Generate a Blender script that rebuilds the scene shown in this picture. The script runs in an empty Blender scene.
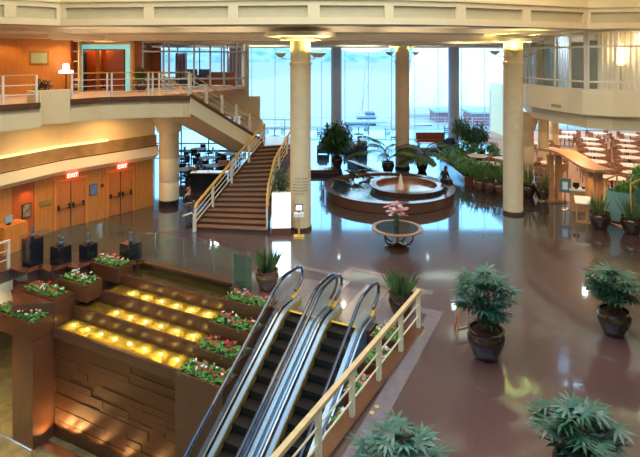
import bpy, bmesh, math, random
from mathutils import Vector, Matrix
from mathutils.geometry import tessellate_polygon
R = random.Random(7)
PI = math.pi
col = bpy.context.scene.collection
F = 520.0; HZ = 58.0; CH = 7.5
GA = -math.atan2(1, 2)
CB, SB = math.cos(GA), math.sin(GA)          # .894, -.447

def P(px, py, z=0.0):                         # a point on a level z, from the survey of the photograph
    d = F * (CH - z) / (py - HZ); return Vector(((px - 320) * d / F, d, z))
def Q(px, d, z=0.0): return Vector(((px - 320) * d / F, d, z))
def U(u, w, z=0.0): return Vector((CB * u - SB * w, SB * u + CB * w, z))

# ------------------------------------------------------------------ materials
def new_mat(name):
    m = bpy.data.materials.new(name); m.use_nodes = True
    nt = m.node_tree; return m, nt, nt.nodes['Principled BSDF']
def mat(name, c, rough=.5, metal=0., var=.08, scale=6., spec=.5, emit=None, es=0., coat=0., bump=0., c2=None, stretch=None):
    m, nt, b = new_mat(name)
    tc = nt.nodes.new('ShaderNodeTexCoord'); mp = nt.nodes.new('ShaderNodeMapping')
    nz = nt.nodes.new('ShaderNodeTexNoise'); rp = nt.nodes.new('ShaderNodeValToRGB')
    nt.links.new(tc.outputs['Object'], mp.inputs['Vector']); nt.links.new(mp.outputs[0], nz.inputs['Vector'])
    if stretch: mp.inputs['Scale'].default_value = stretch
    nz.inputs['Scale'].default_value = scale; nz.inputs['Detail'].default_value = 4
    lo = tuple(max(0, x * (1 - var)) for x in c) if c2 is None else c2
    hi = tuple(min(1, x * (1 + var)) for x in c) if c2 is None else c
    rp.color_ramp.elements[0].color = (*lo, 1); rp.color_ramp.elements[1].color = (*hi, 1)
    rp.color_ramp.elements[0].position = .3; rp.color_ramp.elements[1].position = .7
    nt.links.new(nz.outputs['Fac'], rp.inputs[0]); nt.links.new(rp.outputs[0], b.inputs['Base Color'])
    b.inputs['Roughness'].default_value = rough; b.inputs['Metallic'].default_value = metal
    b.inputs['Specular IOR Level'].default_value = spec
    if coat: b.inputs['Coat Weight'].default_value = coat; b.inputs['Coat Roughness'].default_value = .06
    if emit: b.inputs['Emission Color'].default_value = (*emit, 1); b.inputs['Emission Strength'].default_value = es
    if bump:
        bp = nt.nodes.new('ShaderNodeBump'); bp.inputs['Strength'].default_value = bump; bp.inputs['Distance'].default_value = .02
        nt.links.new(nz.outputs['Fac'], bp.inputs['Height']); nt.links.new(bp.outputs[0], b.inputs['Normal'])
    return m
def schlick(nt, f0, gain=1., normal=None):
    lw = nt.nodes.new('ShaderNodeLayerWeight'); lw.inputs[0].default_value = .5
    if normal: nt.links.new(normal, lw.inputs['Normal'])
    pw = nt.nodes.new('ShaderNodeMath'); pw.operation = 'POWER'; pw.inputs[1].default_value = 4.2
    ml = nt.nodes.new('ShaderNodeMath'); ml.operation = 'MULTIPLY_ADD'; ml.inputs[1].default_value = (1 - f0) * gain; ml.inputs[2].default_value = f0
    ml.use_clamp = True
    nt.links.new(lw.outputs['Facing'], pw.inputs[0]); nt.links.new(pw.outputs[0], ml.inputs[0]); return ml.outputs[0]
def glass_mat(name, tint=(1, 1, 1), refl=.12, rough=.02, body=0.0, bodyc=(.5, .8, .8)):
    m, nt, b = new_mat(name); nt.nodes.remove(b); out = nt.nodes['Material Output']
    tr = nt.nodes.new('ShaderNodeBsdfTransparent'); tr.inputs[0].default_value = (*tint, 1)
    gl = nt.nodes.new('ShaderNodeBsdfGlossy'); gl.inputs['Roughness'].default_value = rough
    mx = nt.nodes.new('ShaderNodeMixShader')
    nt.links.new(schlick(nt, refl * .3, .8), mx.inputs[0])
    nt.links.new(tr.outputs[0], mx.inputs[1]); nt.links.new(gl.outputs[0], mx.inputs[2])
    last = mx
    if body:
        df = nt.nodes.new('ShaderNodeBsdfDiffuse'); df.inputs[0].default_value = (*bodyc, 1)
        m2 = nt.nodes.new('ShaderNodeMixShader'); m2.inputs[0].default_value = body
        nt.links.new(mx.outputs[0], m2.inputs[1]); nt.links.new(df.outputs[0], m2.inputs[2]); last = m2
    nt.links.new(last.outputs[0], out.inputs[0]); return m
def emit_mat(name, c, s):
    return mat(name, c, rough=.5, emit=c, es=s, var=.03)
def wood_mat(name, c, c2, panel=1.2, rough=.35, ang=0., seam=.25):
    m, nt, b = new_mat(name)
    tc = nt.nodes.new('ShaderNodeTexCoord'); mp = nt.nodes.new('ShaderNodeMapping'); mp.inputs['Scale'].default_value = (6, 6, .5)
    nz = nt.nodes.new('ShaderNodeTexNoise'); nz.inputs['Scale'].default_value = 3; nz.inputs['Detail'].default_value = 6
    rp = nt.nodes.new('ShaderNodeValToRGB'); rp.color_ramp.elements[0].color = (*c2, 1); rp.color_ramp.elements[1].color = (*c, 1)
    rp.color_ramp.elements[0].position = .25; rp.color_ramp.elements[1].position = .75
    nt.links.new(tc.outputs['Object'], mp.inputs[0]); nt.links.new(mp.outputs[0], nz.inputs['Vector']); nt.links.new(nz.outputs['Fac'], rp.inputs[0])
    nt.links.new(rp.outputs[0], b.inputs['Base Color']); b.inputs['Roughness'].default_value = rough
    return m
def tile_mat(name, cols, size=.9, rough=.06, coat=1., coatior=2.3, mortar=.25, seamc=(.05, .035, .03)):
    m, nt, b = new_mat(name)
    tc = nt.nodes.new('ShaderNodeTexCoord'); mp = nt.nodes.new('ShaderNodeMapping'); mp.inputs['Rotation'].default_value = (0, 0, -GA)
    br = nt.nodes.new('ShaderNodeTexBrick'); br.offset = 0; br.inputs['Scale'].default_value = 1
    br.inputs['Brick Width'].default_value = size; br.inputs['Row Height'].default_value = size
    br.inputs['Mortar Size'].default_value = .006; br.inputs['Mortar Smooth'].default_value = .3
    br.inputs['Color1'].default_value = (*cols[0], 1); br.inputs['Color2'].default_value = (*cols[1], 1); br.inputs['Mortar'].default_value = (*seamc, 1)
    nz = nt.nodes.new('ShaderNodeTexNoise'); nz.inputs['Scale'].default_value = .35; nz.inputs['Detail'].default_value = 3
    n2 = nt.nodes.new('ShaderNodeTexNoise'); n2.inputs['Scale'].default_value = 40; n2.inputs['Detail'].default_value = 2
    rp = nt.nodes.new('ShaderNodeValToRGB'); rp.color_ramp.elements[0].color = (*[x * .75 for x in cols[2]], 1); rp.color_ramp.elements[1].color = (*cols[2], 1)
    rp.color_ramp.elements[0].position = .4; rp.color_ramp.elements[1].position = .6
    mx = nt.nodes.new('ShaderNodeMixRGB'); mx.inputs[0].default_value = .5
    m2 = nt.nodes.new('ShaderNodeMixRGB'); m2.blend_type = 'OVERLAY'; m2.inputs[0].default_value = .3
    L = nt.links.new
    L(tc.outputs['Object'], mp.inputs[0]); L(mp.outputs[0], br.inputs['Vector']); L(tc.outputs['Object'], nz.inputs['Vector']); L(tc.outputs['Object'], n2.inputs['Vector'])
    L(nz.outputs['Fac'], rp.inputs[0]); L(br.outputs['Color'], mx.inputs[1]); L(rp.outputs[0], mx.inputs[2])
    L(mx.outputs[0], m2.inputs[1]); L(n2.outputs['Color'], m2.inputs[2]); L(m2.outputs[0], b.inputs['Base Color'])
    b.inputs['Roughness'].default_value = .30; b.inputs['Specular IOR Level'].default_value = .35; b.inputs['Specular Tint'].default_value = (.75, .85, 1, 1)
    gl = nt.nodes.new('ShaderNodeBsdfGlossy'); gl.inputs['Roughness'].default_value = rough; gl.inputs['Color'].default_value = (.40, .72, 1, 1)
    mx2 = nt.nodes.new('ShaderNodeMixShader'); L(schlick(nt, .08, 2.0), mx2.inputs[0]); L(b.outputs[0], mx2.inputs[1]); L(gl.outputs[0], mx2.inputs[2])
    L(mx2.outputs[0], nt.nodes['Material Output'].inputs[0])
    return m

M = dict(
    cream=mat('cream_plaster', (.72, .58, .33), .6, var=.03, scale=2),
    cream2=mat('pale_plaster', (.80, .69, .44), .55, var=.03, scale=2),
    panel=mat('panel_plaster', (.58, .52, .32), .6, var=.04, scale=2),
    ceil=mat('ceiling_plaster', (.80, .70, .54), .6, var=.03, scale=1),
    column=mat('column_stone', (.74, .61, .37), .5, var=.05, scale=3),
    colgrey=mat('shaded_column_paint', (.44, .54, .74), .5, var=.04, scale=3),  # cool shade of backlit columns and window frames put into the colour
    colb=mat('tan_column_paint', (.66, .52, .36), .5, var=.05, scale=3),
    wood=wood_mat('honey_wood', (.52, .22, .045), (.40, .15, .03)),
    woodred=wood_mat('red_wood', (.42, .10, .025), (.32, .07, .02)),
    woodor=wood_mat('orange_wood', (.62, .24, .04), (.50, .17, .03)),
    door=wood_mat('door_wood', (.45, .17, .04), (.36, .12, .03)),
    pergola=wood_mat('pergola_wood', (.60, .30, .11), (.48, .22, .08)),
    woodrail=mat('wood_rail', (.62, .36, .10), .3, var=.15, scale=8, coat=.5),
    woodtrim=mat('dark_wood_trim', (.11, .045, .02), .3, var=.2, scale=6),
    railwhite=mat('rail_paint', (.74, .68, .55), .4, var=.03),
    goldrail=mat('gold_rail', (.70, .43, .10), .3, var=.1, coat=.5),
    mull=mat('pale_mullion', (.5, .62, .68), .4, var=.03),
    tanrail=mat('tan_rail', (.66, .47, .22), .3, var=.1, coat=.4),
    floor=tile_mat('lobby_granite', [(.125, .064, .054), (.107, .056, .050), (.142, .072, .056)]),
    rfloor=mat('restaurant_carpet', (.46, .30, .21), .7, var=.25, scale=3, stretch=(.5, 4, 1)),
    band=mat('pale_granite_band', (.20, .17, .18), .15, var=.1, coat=1.),
    granite=mat('brown_granite', (.10, .038, .018), .25, var=.25, scale=60, coat=.4),
    granite2=mat('light_brown_granite', (.125, .048, .022), .22, var=.2, scale=60, coat=.5),
    blackst=mat('black_stone', (.012, .014, .02), .15, var=.3, scale=30, coat=.6),
    copper=mat('copper_panel', (.12, .042, .012), .4, metal=.45, var=.25, scale=9, stretch=(12, 12, .6)),
    poolbed=mat('pool_bed', (.32, .25, .08), .45, var=.4, scale=7, bump=.4),
    dark=mat('dark_lacquer', (.02, .014, .012), .3, var=.2),
    blackcloth=mat('black_cloth', (.015, .015, .018), .8, var=.2),
    denim=mat('grey_denim', (.10, .11, .13), .8, var=.2, scale=20),
    skin=mat('skin', (.55, .28, .18), .5, var=.05),
    hair=mat('auburn_hair', (.25, .08, .03), .6, var=.3, scale=30),
    hairdark=mat('dark_hair', (.02, .015, .012), .5, var=.3, scale=30),
    metal=mat('brushed_steel', (.62, .64, .68), .25, metal=1., var=.05, stretch=(1, 40, 1)),
    deckm=mat('pale_steel_deck', (.34, .46, .58), .3, metal=.7, var=.05),
    rubber=mat('black_rubber', (.012, .015, .03), .18, var=.2, coat=.8),
    yellow=mat('yellow_paint', (.80, .50, .05), .45, var=.1),
    treadm=mat('dark_tread', (.018, .015, .011), .45, metal=.3, var=.2, stretch=(60, 1, 1), scale=4),
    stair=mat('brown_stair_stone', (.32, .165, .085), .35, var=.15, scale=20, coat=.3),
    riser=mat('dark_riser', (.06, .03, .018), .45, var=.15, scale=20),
    potdark=mat('glazed_brown_pot', (.040, .018, .010), .2, var=.4, scale=5, coat=.45),
    potbrown=mat('bronze_pot', (.14, .06, .03), .2, var=.3, scale=5, coat=.7),
    soil=mat('soil', (.05, .03, .02), .9, var=.4, scale=30),
    leafA=mat('fan_palm_leaf', (.028, .105, .06), .38, var=.45, scale=4, coat=.2),
    leafB=mat('ficus_leaf', (.035, .11, .03), .45, var=.5, scale=5),
    leafC=mat('agave_leaf', (.10, .17, .05), .45, var=.5, scale=4),
    leafD=mat('hedge_leaf', (.09, .27, .05), .5, var=.5, scale=4),
    leafE=mat('palm_leaf', (.08, .15, .05), .45, var=.5, scale=4),
    stem=mat('stem_bark', (.12, .07, .035), .8, var=.3, scale=20),
    fred=mat('red_petals', (.60, .02, .03), .5, var=.25, scale=30),
    fpink=mat('pink_petals', (.80, .36, .38), .5, var=.2, scale=30),
    fwhite=mat('white_petals', (.85, .80, .78), .5, var=.05, scale=30),
    white=mat('white_cloth', (.86, .80, .76), .6, var=.03),
    chairw=wood_mat('chair_wood', (.42, .24, .15), (.30, .15, .09)),
    navy=mat('navy_fabric', (.03, .05, .10), .8, var=.2),
    leather=mat('red_leather', (.35, .07, .02), .35, var=.15),
    bluec=mat('blue_grey_fabric', (.15, .24, .36), .7, var=.15),
    olive=mat('olive_fabric', (.28, .17, .07), .35, var=.25, scale=2, coat=.3),
    curtain=mat('sheer_curtain', (.80, .72, .60), .7, var=.1, stretch=(8, 8, .3)),
    curtainp=mat('mauve_curtain', (.30, .28, .48), .7, var=.15, stretch=(8, 8, .3)),
    curtainb=mat('pale_blue_curtain', (.60, .68, .75), .7, var=.1, stretch=(8, 8, .3)),
    gold=mat('gilt_frame', (.34, .19, .05), .35, metal=.6, var=.2),
    art=mat('landscape_painting', (.26, .38, .34), .5, var=.5, scale=5, c2=(.45, .36, .18)),
    artd=mat('dark_print', (.03, .05, .05), .4, var=.5, scale=6, c2=(.35, .28, .2)),
    bluesign=mat('blue_sign_panel', (.10, .18, .35), .4, var=.2),
    brass=mat('brass_plate', (.42, .30, .10), .35, metal=.5, var=.1),
    greenframe=mat('green_sign_frame', (.10, .20, .15), .4, var=.1),
    paper=mat('paper', (.82, .84, .80), .6, var=.05, scale=20),
    ink=mat('dark_ink', (.08, .05, .03), .6, var=.1),
    lowfloor=mat('lower_carpet', (.30, .24, .09), .85, var=.35, scale=2.2, c2=(.16, .12, .05)),
    stone=mat('stone_wall', (.5, .42, .3), .6, var=.1),
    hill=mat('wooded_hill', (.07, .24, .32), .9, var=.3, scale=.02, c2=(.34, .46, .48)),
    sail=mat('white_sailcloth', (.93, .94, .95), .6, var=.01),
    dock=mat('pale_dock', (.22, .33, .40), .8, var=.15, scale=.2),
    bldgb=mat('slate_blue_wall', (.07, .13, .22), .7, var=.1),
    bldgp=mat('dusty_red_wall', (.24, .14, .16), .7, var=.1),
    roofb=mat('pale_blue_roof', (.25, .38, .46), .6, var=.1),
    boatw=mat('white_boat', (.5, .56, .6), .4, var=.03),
    cyan=mat('art_glass', (.10, .50, .62), .25, var=.2, scale=2.2, c2=(.30, .62, .35), emit=(.32, .72, .70), es=.38),
    lamp=emit_mat('warm_lamp', (1., .80, .45), 9),
    lampw=emit_mat('pale_lamp', (1., .93, .80), 1.4),
    lampshade=emit_mat('lit_shade', (1., .72, .40), 1.3),
    lightbox=emit_mat('white_lightbox', (.98, 1., .98), 2.2),
    cove=emit_mat('cove_strip', (1., .85, .45), .42),
    poollamp=emit_mat('underwater_lamp', (1., .85, .42), 4),
    exit=emit_mat('exit_red', (1., .10, .03), 3.5),
    exitw=mat('exit_plate', (.75, .16, .06), .4, var=.1, emit=(1., .12, .04), es=.45),
    screen=emit_mat('lit_screen', (.95, .95, 1.), 1.6),
    soapst=mat('grey_figure_bronze', (.10, .14, .17), .3, metal=.4, var=.3),
    jet=mat('white_water_jet', (.95, .85, .78), .35, var=.05, bump=.3),
    glassw=glass_mat('window_glass', (.93, .98, 1.), .08),
    glassr=glass_mat('rail_glass', (.86, .93, .90), .2, body=.05, bodyc=(.45, .50, .42)),
    glassg=glass_mat('green_edge_glass', (.62, .80, .72), .15, body=.12, bodyc=(.2, .35, .28)),
    glasst=glass_mat('teal_glass', (.50, .80, .80), .2, body=.45, bodyc=(.32, .55, .55)),
    tglass=glass_mat('table_glass', (.45, .55, .55), .5, body=.15, bodyc=(.1, .16, .18)),
)
def water_mat(name, tint, body, bodyc, bump=.15, scale=5., refl=.3):
    m, nt, b = new_mat(name); nt.nodes.remove(b); out = nt.nodes['Material Output']
    tr = nt.nodes.new('ShaderNodeBsdfTransparent'); tr.inputs[0].default_value = (*tint, 1)
    df = nt.nodes.new('ShaderNodeBsdfDiffuse'); df.inputs[0].default_value = (*bodyc, 1)
    gl = nt.nodes.new('ShaderNodeBsdfGlossy'); gl.inputs['Roughness'].default_value = .04
    m1 = nt.nodes.new('ShaderNodeMixShader'); m1.inputs[0].default_value = body
    m2 = nt.nodes.new('ShaderNodeMixShader')
    tc = nt.nodes.new('ShaderNodeTexCoord'); nz = nt.nodes.new('ShaderNodeTexNoise'); nz.inputs['Scale'].default_value = scale; nz.inputs['Detail'].default_value = 3
    bp = nt.nodes.new('ShaderNodeBump'); bp.inputs['Strength'].default_value = bump; bp.inputs['Distance'].default_value = .05
    L = nt.links.new
    L(tc.outputs['Object'], nz.inputs['Vector']); L(nz.outputs['Fac'], bp.inputs['Height'])
    L(bp.outputs[0], gl.inputs['Normal']); fo_ = schlick(nt, .03 + refl * .2, .9 if refl else .1, bp.outputs[0])
    L(tr.outputs[0], m1.inputs[1]); L(df.outputs[0], m1.inputs[2]); L(fo_, m2.inputs[0]); L(m1.outputs[0], m2.inputs[1]); L(gl.outputs[0], m2.inputs[2])
    L(m2.outputs[0], out.inputs[0]); return m
M['pool'] = water_mat('cascade_water', (.95, .88, .6), .08, (.25, .2, .06))
M['basinw'] = water_mat('basin_water', (.6, .7, .75), .25, (.16, .22, .26), .08)
M['basinc'] = water_mat('copper_basin_water', (.9, .75, .6), .3, (.55, .30, .18), .2)
M['sea'] = water_mat('harbour_water', (0, 0, 0), 1., (.34, .37, .36), .1, .05, 0.)

# ------------------------------------------------------------------ mesh builder
class MB:
    def __init__(s): s.v = []; s.f = []
    def add(s, vs, fs):
        n = len(s.v); s.v += [tuple(v) for v in vs]; s.f += [tuple(i + n for i in f) for f in fs]; return s
    def box(s, x0, x1, y0, y1, z0, z1, frame=None):
        vs = [Vector((x, y, z)) for z in (z0, z1) for y in (y0, y1) for x in (x0, x1)]
        if frame: vs = [frame(v) for v in vs]
        return s.add(vs, [(0, 2, 3, 1), (4, 5, 7, 6), (0, 1, 5, 4), (2, 6, 7, 3), (0, 4, 6, 2), (1, 3, 7, 5)])
    def ubox(s, u0, u1, w0, w1, z0, z1): return s.box(u0, u1, w0, w1, z0, z1, lambda v: U(v.x, v.y, v.z))
    def prism(s, poly, z0, z1):
        n = len(poly); area = sum(poly[i][0] * poly[(i + 1) % n][1] - poly[(i + 1) % n][0] * poly[i][1] for i in range(n))
        if area < 0: poly = poly[::-1]
        vs = [(p[0], p[1], z0) for p in poly] + [(p[0], p[1], z1) for p in poly]
        tris = tessellate_polygon([[Vector((p[0], p[1], 0)) for p in poly]])
        fs = []
        for t in tris:
            a, b, c = [poly[i] for i in t]
            ccw = (b[0] - a[0]) * (c[1] - a[1]) - (b[1] - a[1]) * (c[0] - a[0]) > 0
            tt = t if ccw else t[::-1]
            fs.append(tuple(i + n for i in tt)); fs.append(tuple(reversed(tt)))
        for i in range(n): j = (i + 1) % n; fs.append((i, j, j + n, i + n))
        return s.add(vs, fs)
    def tube(s, pts, r, n=6, cap=True, rs=None):
        pts = [Vector(p) for p in pts]; rings = []; m = len(pts)
        for i, p in enumerate(pts):
            a = pts[max(i - 1, 0)]; b = pts[min(i + 1, m - 1)]; d = (b - a).normalized()
            up = Vector((0, 0, 1)) if abs(d.z) < .95 else Vector((1, 0, 0))
            x = d.cross(up).normalized(); y = x.cross(d).normalized(); rr = rs[i] if rs else r
            rings.append([p + x * (rr * math.cos(2 * PI * k / n)) + y * (rr * math.sin(2 * PI * k / n)) for k in range(n)])
        vs = [v for g in rings for v in g]; fs = []
        for i in range(m - 1):
            for k in range(n):
                q = (k + 1) % n; fs.append((i * n + k, i * n + q, (i + 1) * n + q, (i + 1) * n + k))
        if cap: fs.append(tuple(range(n))[::-1]); fs.append(tuple((m - 1) * n + k for k in range(n)))
        return s.add(vs, fs)
    def beam(s, a, b, wd, ht):                # a bar with a rectangular section, ht measured upwards
        a = Vector(a); b = Vector(b); d = (b - a).normalized()
        x = Vector((d.y, -d.x, 0)); x = x.normalized() if x.length > 1e-4 else Vector((1, 0, 0)); y = x.cross(d)
        vs = []
        for p in (a, b):
            for sx, sy in ((-1, -1), (1, -1), (1, 1), (-1, 1)): vs.append(p + x * sx * wd / 2 + y * sy * ht / 2)
        return s.add(vs, [(0, 1, 2, 3), (7, 6, 5, 4), (0, 4, 5, 1), (1, 5, 6, 2), (2, 6, 7, 3), (3, 7, 4, 0)])
    def lathe(s, prof, c=(0, 0), n=24, sx=1, sy=1):
        vs = []; m = len(prof)
        for r, z in prof:
            for k in range(n): a = 2 * PI * k / n; vs.append((c[0] + r * math.cos(a) * sx, c[1] + r * math.sin(a) * sy, z))
        fs = [(i * n + k, i * n + (k + 1) % n, (i + 1) * n + (k + 1) % n, (i + 1) * n + k) for i in range(m - 1) for k in range(n)]
        if prof[0][0] > 1e-4: fs.append(tuple(range(n))[::-1])
        if prof[-1][0] > 1e-4: fs.append(tuple((m - 1) * n + k for k in range(n)))
        return s.add(vs, fs)
    def strip(s, pts, z0, z1, th, closed=False):   # wall of thickness th along a plan polyline; positive th lies to the left of travel
        n = len(pts); off = []
        for i in range(n):
            a = Vector(pts[max(i - 1, 0)][:2]); b = Vector(pts[min(i + 1, n - 1)][:2]); d = (b - a).normalized()
            off.append((pts[i][0] - d.y * th, pts[i][1] + d.x * th))
        return s.prism([tuple(p[:2]) for p in pts] + off[::-1], z0, z1)
    def sphere(s, c, r, sx=1, sy=1, sz=1, n=12, m=8):
        prof = [(max(r * math.sin(PI * i / m), 1e-5), 0) for i in range(m + 1)]
        vs = []
        for i in range(m + 1):
            t = PI * i / m
            for k in range(n): a = 2 * PI * k / n; vs.append((c[0] + r * sx * math.sin(t) * math.cos(a), c[1] + r * sy * math.sin(t) * math.sin(a), c[2] - r * sz * math.cos(t)))
        fs = [(i * n + k, i * n + (k + 1) % n, (i + 1) * n + (k + 1) % n, (i + 1) * n + k) for i in range(m) for k in range(n)]
        return s.add(vs, fs)
    def leaf(s, p, d, L, wd, droop=.3, seg=3, up=None):
        p = Vector(p); d = Vector(d).normalized(); side = d.cross(up if up is not None else Vector((0, 0, 1)))
        side = side.normalized() if side.length > 1e-3 else Vector((1, 0, 0))
        vs = []; q = p.copy(); dd = d.copy()
        for i in range(seg + 1):
            t = i / seg; w_ = wd * (math.sin(PI * (.12 + .88 * t)) ** .7 if t < 1 else 0.03) / 2
            vs += [q - side * w_, q + side * w_]
            dd = (dd + Vector((0, 0, -droop / seg))).normalized(); q = q + dd * (L / seg)
        return s.add(vs, [(2 * i, 2 * i + 1, 2 * i + 3, 2 * i + 2) for i in range(seg)])
    def build(s, name, m, parent=None, smooth=False, loc=None, rz=0):
        me = bpy.data.meshes.new(name); me.from_pydata(s.v, [], s.f); me.validate(); me.update()
        if smooth:
            for p in me.polygons: p.use_smooth = True
            me.set_sharp_from_angle(angle=math.radians(40))
        me.materials.append(m if not isinstance(m, str) else M[m])
        o = bpy.data.objects.new(name, me); col.objects.link(o)
        if parent: o.parent = parent
        if loc is not None: o.location = loc; o.rotation_euler.z = rz
        return o

def tag(o, label, cat, group=None, kind=None):
    if kind: o['kind'] = kind
    o['label'] = label; o['category'] = cat
    if group: o['group'] = group
    return o
def struct(o, label=None, cat=None):
    o['kind'] = 'structure'
    if label: o['label'] = label; o['category'] = cat
    return o
def thing(name, label, cat, loc=(0, 0, 0), rz=0, group=None, kind=None):
    o = bpy.data.objects.new(name, None); col.objects.link(o); o.location = loc; o.rotation_euler = (0, 0, rz); o.empty_display_size = .1
    if label: tag(o, label, cat, group, kind)
    return o
def dup(root, loc, rz=0, label=None, group=None, scale=None):
    def cp(o, par):
        c = o.copy(); col.objects.link(c)
        if par is not None: c.parent = par
        for ch in kids.get(o.name, ()): cp(ch, c)
        return c
    kids = {}
    def walk(o):
        kids[o.name] = [c for c in o.children]
        for c in kids[o.name]: walk(c)
    walk(root); r = cp(root, None); r.location = loc; r.rotation_euler = (0, 0, rz)
    if label: r['label'] = label
    if group: r['group'] = group
    if scale: r.scale = scale
    return r
def text_mesh(s, size, m, name, parent, mx, extrude=.005):
    cu = bpy.data.curves.new(name, 'FONT'); cu.body = s; cu.size = size; cu.align_x = 'CENTER'; cu.align_y = 'CENTER'; cu.extrude = extrude
    t = bpy.data.objects.new('t', cu); col.objects.link(t); bpy.context.view_layer.update()
    me = bpy.data.meshes.new_from_object(t.evaluated_get(bpy.context.evaluated_depsgraph_get()))
    bpy.data.objects.remove(t); me.transform(mx); me.materials.clear(); me.materials.append(M[m])
    o = bpy.data.objects.new(name, me); col.objects.link(o); o.parent = parent; return o
def lamp(kind, loc, e, c=(1, .8, .5), size=.3, rot=None, spot=None, to=None, blend=.6, sy=None):
    l = bpy.data.lights.new(kind.lower() + '_light', kind); l.energy = e; l.color = c
    if kind == 'AREA':
        l.size = size
        if sy: l.shape = 'RECTANGLE'; l.size_y = sy
    else: l.shadow_soft_size = size
    if kind == 'SPOT': l.spot_size = spot or 1.2; l.spot_blend = blend
    o = bpy.data.objects.new(l.name, l); col.objects.link(o); o.location = loc
    if to is not None: o.rotation_euler = (Vector(to) - Vector(loc)).to_track_quat('-Z', 'Y').to_euler()
    elif rot: o.rotation_euler = rot
    return o

# ------------------------------------------------------------------ setting: floors
HOLE = [(-4.15, 14.0), (-5.15, 14.0), (-5.15, 13.4), (-8.3, 13.4), (-8.3, 13.75), (-10.0, 13.75), (-10.0, 14.2), (-14.4, 14.2), (-14.4, 13.95), (-16.0, 13.95),
        (-16.0, 12.75), (-16.6, 12.75), (-16.6, 12.2), (-17.3, 12.2), (-17.3, 11.7), (-18.1, 11.7), (-18.1, 2.0), (-4.9, 2.0)]
def slab_with_hole(name, outer, hole, z0, z1, m):
    a = [Vector((x, y, 0)) for x, y in outer]; b = [Vector((x, y, 0)) for x, y in hole]
    tris = tessellate_polygon([a, b]); allp = a + b; n = len(allp)
    vs = [(p.x, p.y, z1) for p in allp] + [(p.x, p.y, z0) for p in allp]; fs = []
    for t in tris:
        p, q, r_ = [allp[i] for i in t]; ccw = (q - p).cross(r_ - p).z > 0; t = t if ccw else t[::-1]
        fs.append(tuple(t)); fs.append(tuple(i + n for i in reversed(t)))
    for lo, hi in ((0, len(a)), (len(a), n)):
        for i in range(lo, hi):
            j = i + 1 if i + 1 < hi else lo; fs.append((i, j, j + n, i + n))
    mb = MB(); mb.add(vs, fs); o = mb.build(name, m)
    bm = bmesh.new(); bm.from_mesh(o.data); bmesh.ops.recalc_face_normals(bm, faces=bm.faces); bm.to_mesh(o.data); bm.free()
    return o
hole_xy = [tuple(U(u, w)[:2]) for u, w in HOLE]
struct(slab_with_hole('floor', [(-24, -6), (34, -6), (34, 54), (-24, 54)], hole_xy, -.4, 0, M['floor']))
mb = MB(); mb.prism([(13.3, 22.6), (34, 14), (34, 53.6), (14.6, 53.6), (14.2, 32), (12.9, 28)], .001, .012)
struct(mb.build('trim_1', M['rfloor']), 'warm tan patterned restaurant carpet', 'carpet')
struct(MB().box(-30, 6, -4, 34, -5.0, -4.7).build('trim_2', M['lowfloor']), 'olive patterned lower level carpet', 'floor')
# pale inlaid bands
mb = MB()
for b in [(-4.0, -3.6, 7.0, 15.0), (-4.7, -3.6, 15.0, 15.35), (-6.1, -4.2, 16.3, 16.6), (-6.1, -5.85, 16.6, 16.95), (-7.4, -5.85, 16.95, 17.2), (-7.4, -7.15, 16.5, 16.95), (-10.2, -7.15, 16.25, 16.5), (-8.45, -4.8, 13.85, 15.6)]:
    mb.ubox(*b, .001, .006)
struct(mb.build('trim_3', M['band']), 'pale granite band inlaid round the escalator head', 'floor band')
# walls of the lower level
mb = MB(); mb.ubox(-24.5, -24.2, 0, 26, -4.7, -.4); mb.ubox(-24.5, -4, 16.5, 16.8, -4.7, -.4)
struct(mb.build('wall_lower', M['woodred']))
mb = MB(); mb.ubox(-18.35, -18.1, 2, 11.7, -1.15, -.02)
struct(mb.build('trim_4', M['cream2']), 'cream fascia under the white railing', 'fascia')
mb = MB(); mb.ubox(-4.15, -3.95, 2, 13.3, -4.7, -.4)
struct(mb.build('wall_escalator', M['granite']))
# granite mass behind the stepped planters, and the rim of the floor
mb = MB(); mb.prism([tuple(U(*p)[:2]) for p in [(-17.75, 11.72), (-17.25, 11.75), (-17.25, 12.25), (-16.55, 12.25), (-16.55, 12.8), (-15.95, 12.8), (-15.95, 13.9), (-15.2, 13.9), (-15.2, 11.2), (-16.2, 10.5), (-17.3, 11.1)]], -1.6, -.41)
struct(mb.build('trim_5', M['granite']), 'brown granite ledge behind the stepped planters', 'ledge')
mb = MB()
seg = HOLE[5:16]
for (a, b) in zip(seg[:-1], seg[1:]):
    A, B = U(*a), U(*b); mb.beam((A.x, A.y, .03), (B.x, B.y, .03), .28, .06)
struct(mb.build('trim_6', M['granite2']), 'brown granite curb round the pool opening', 'curb')

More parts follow.
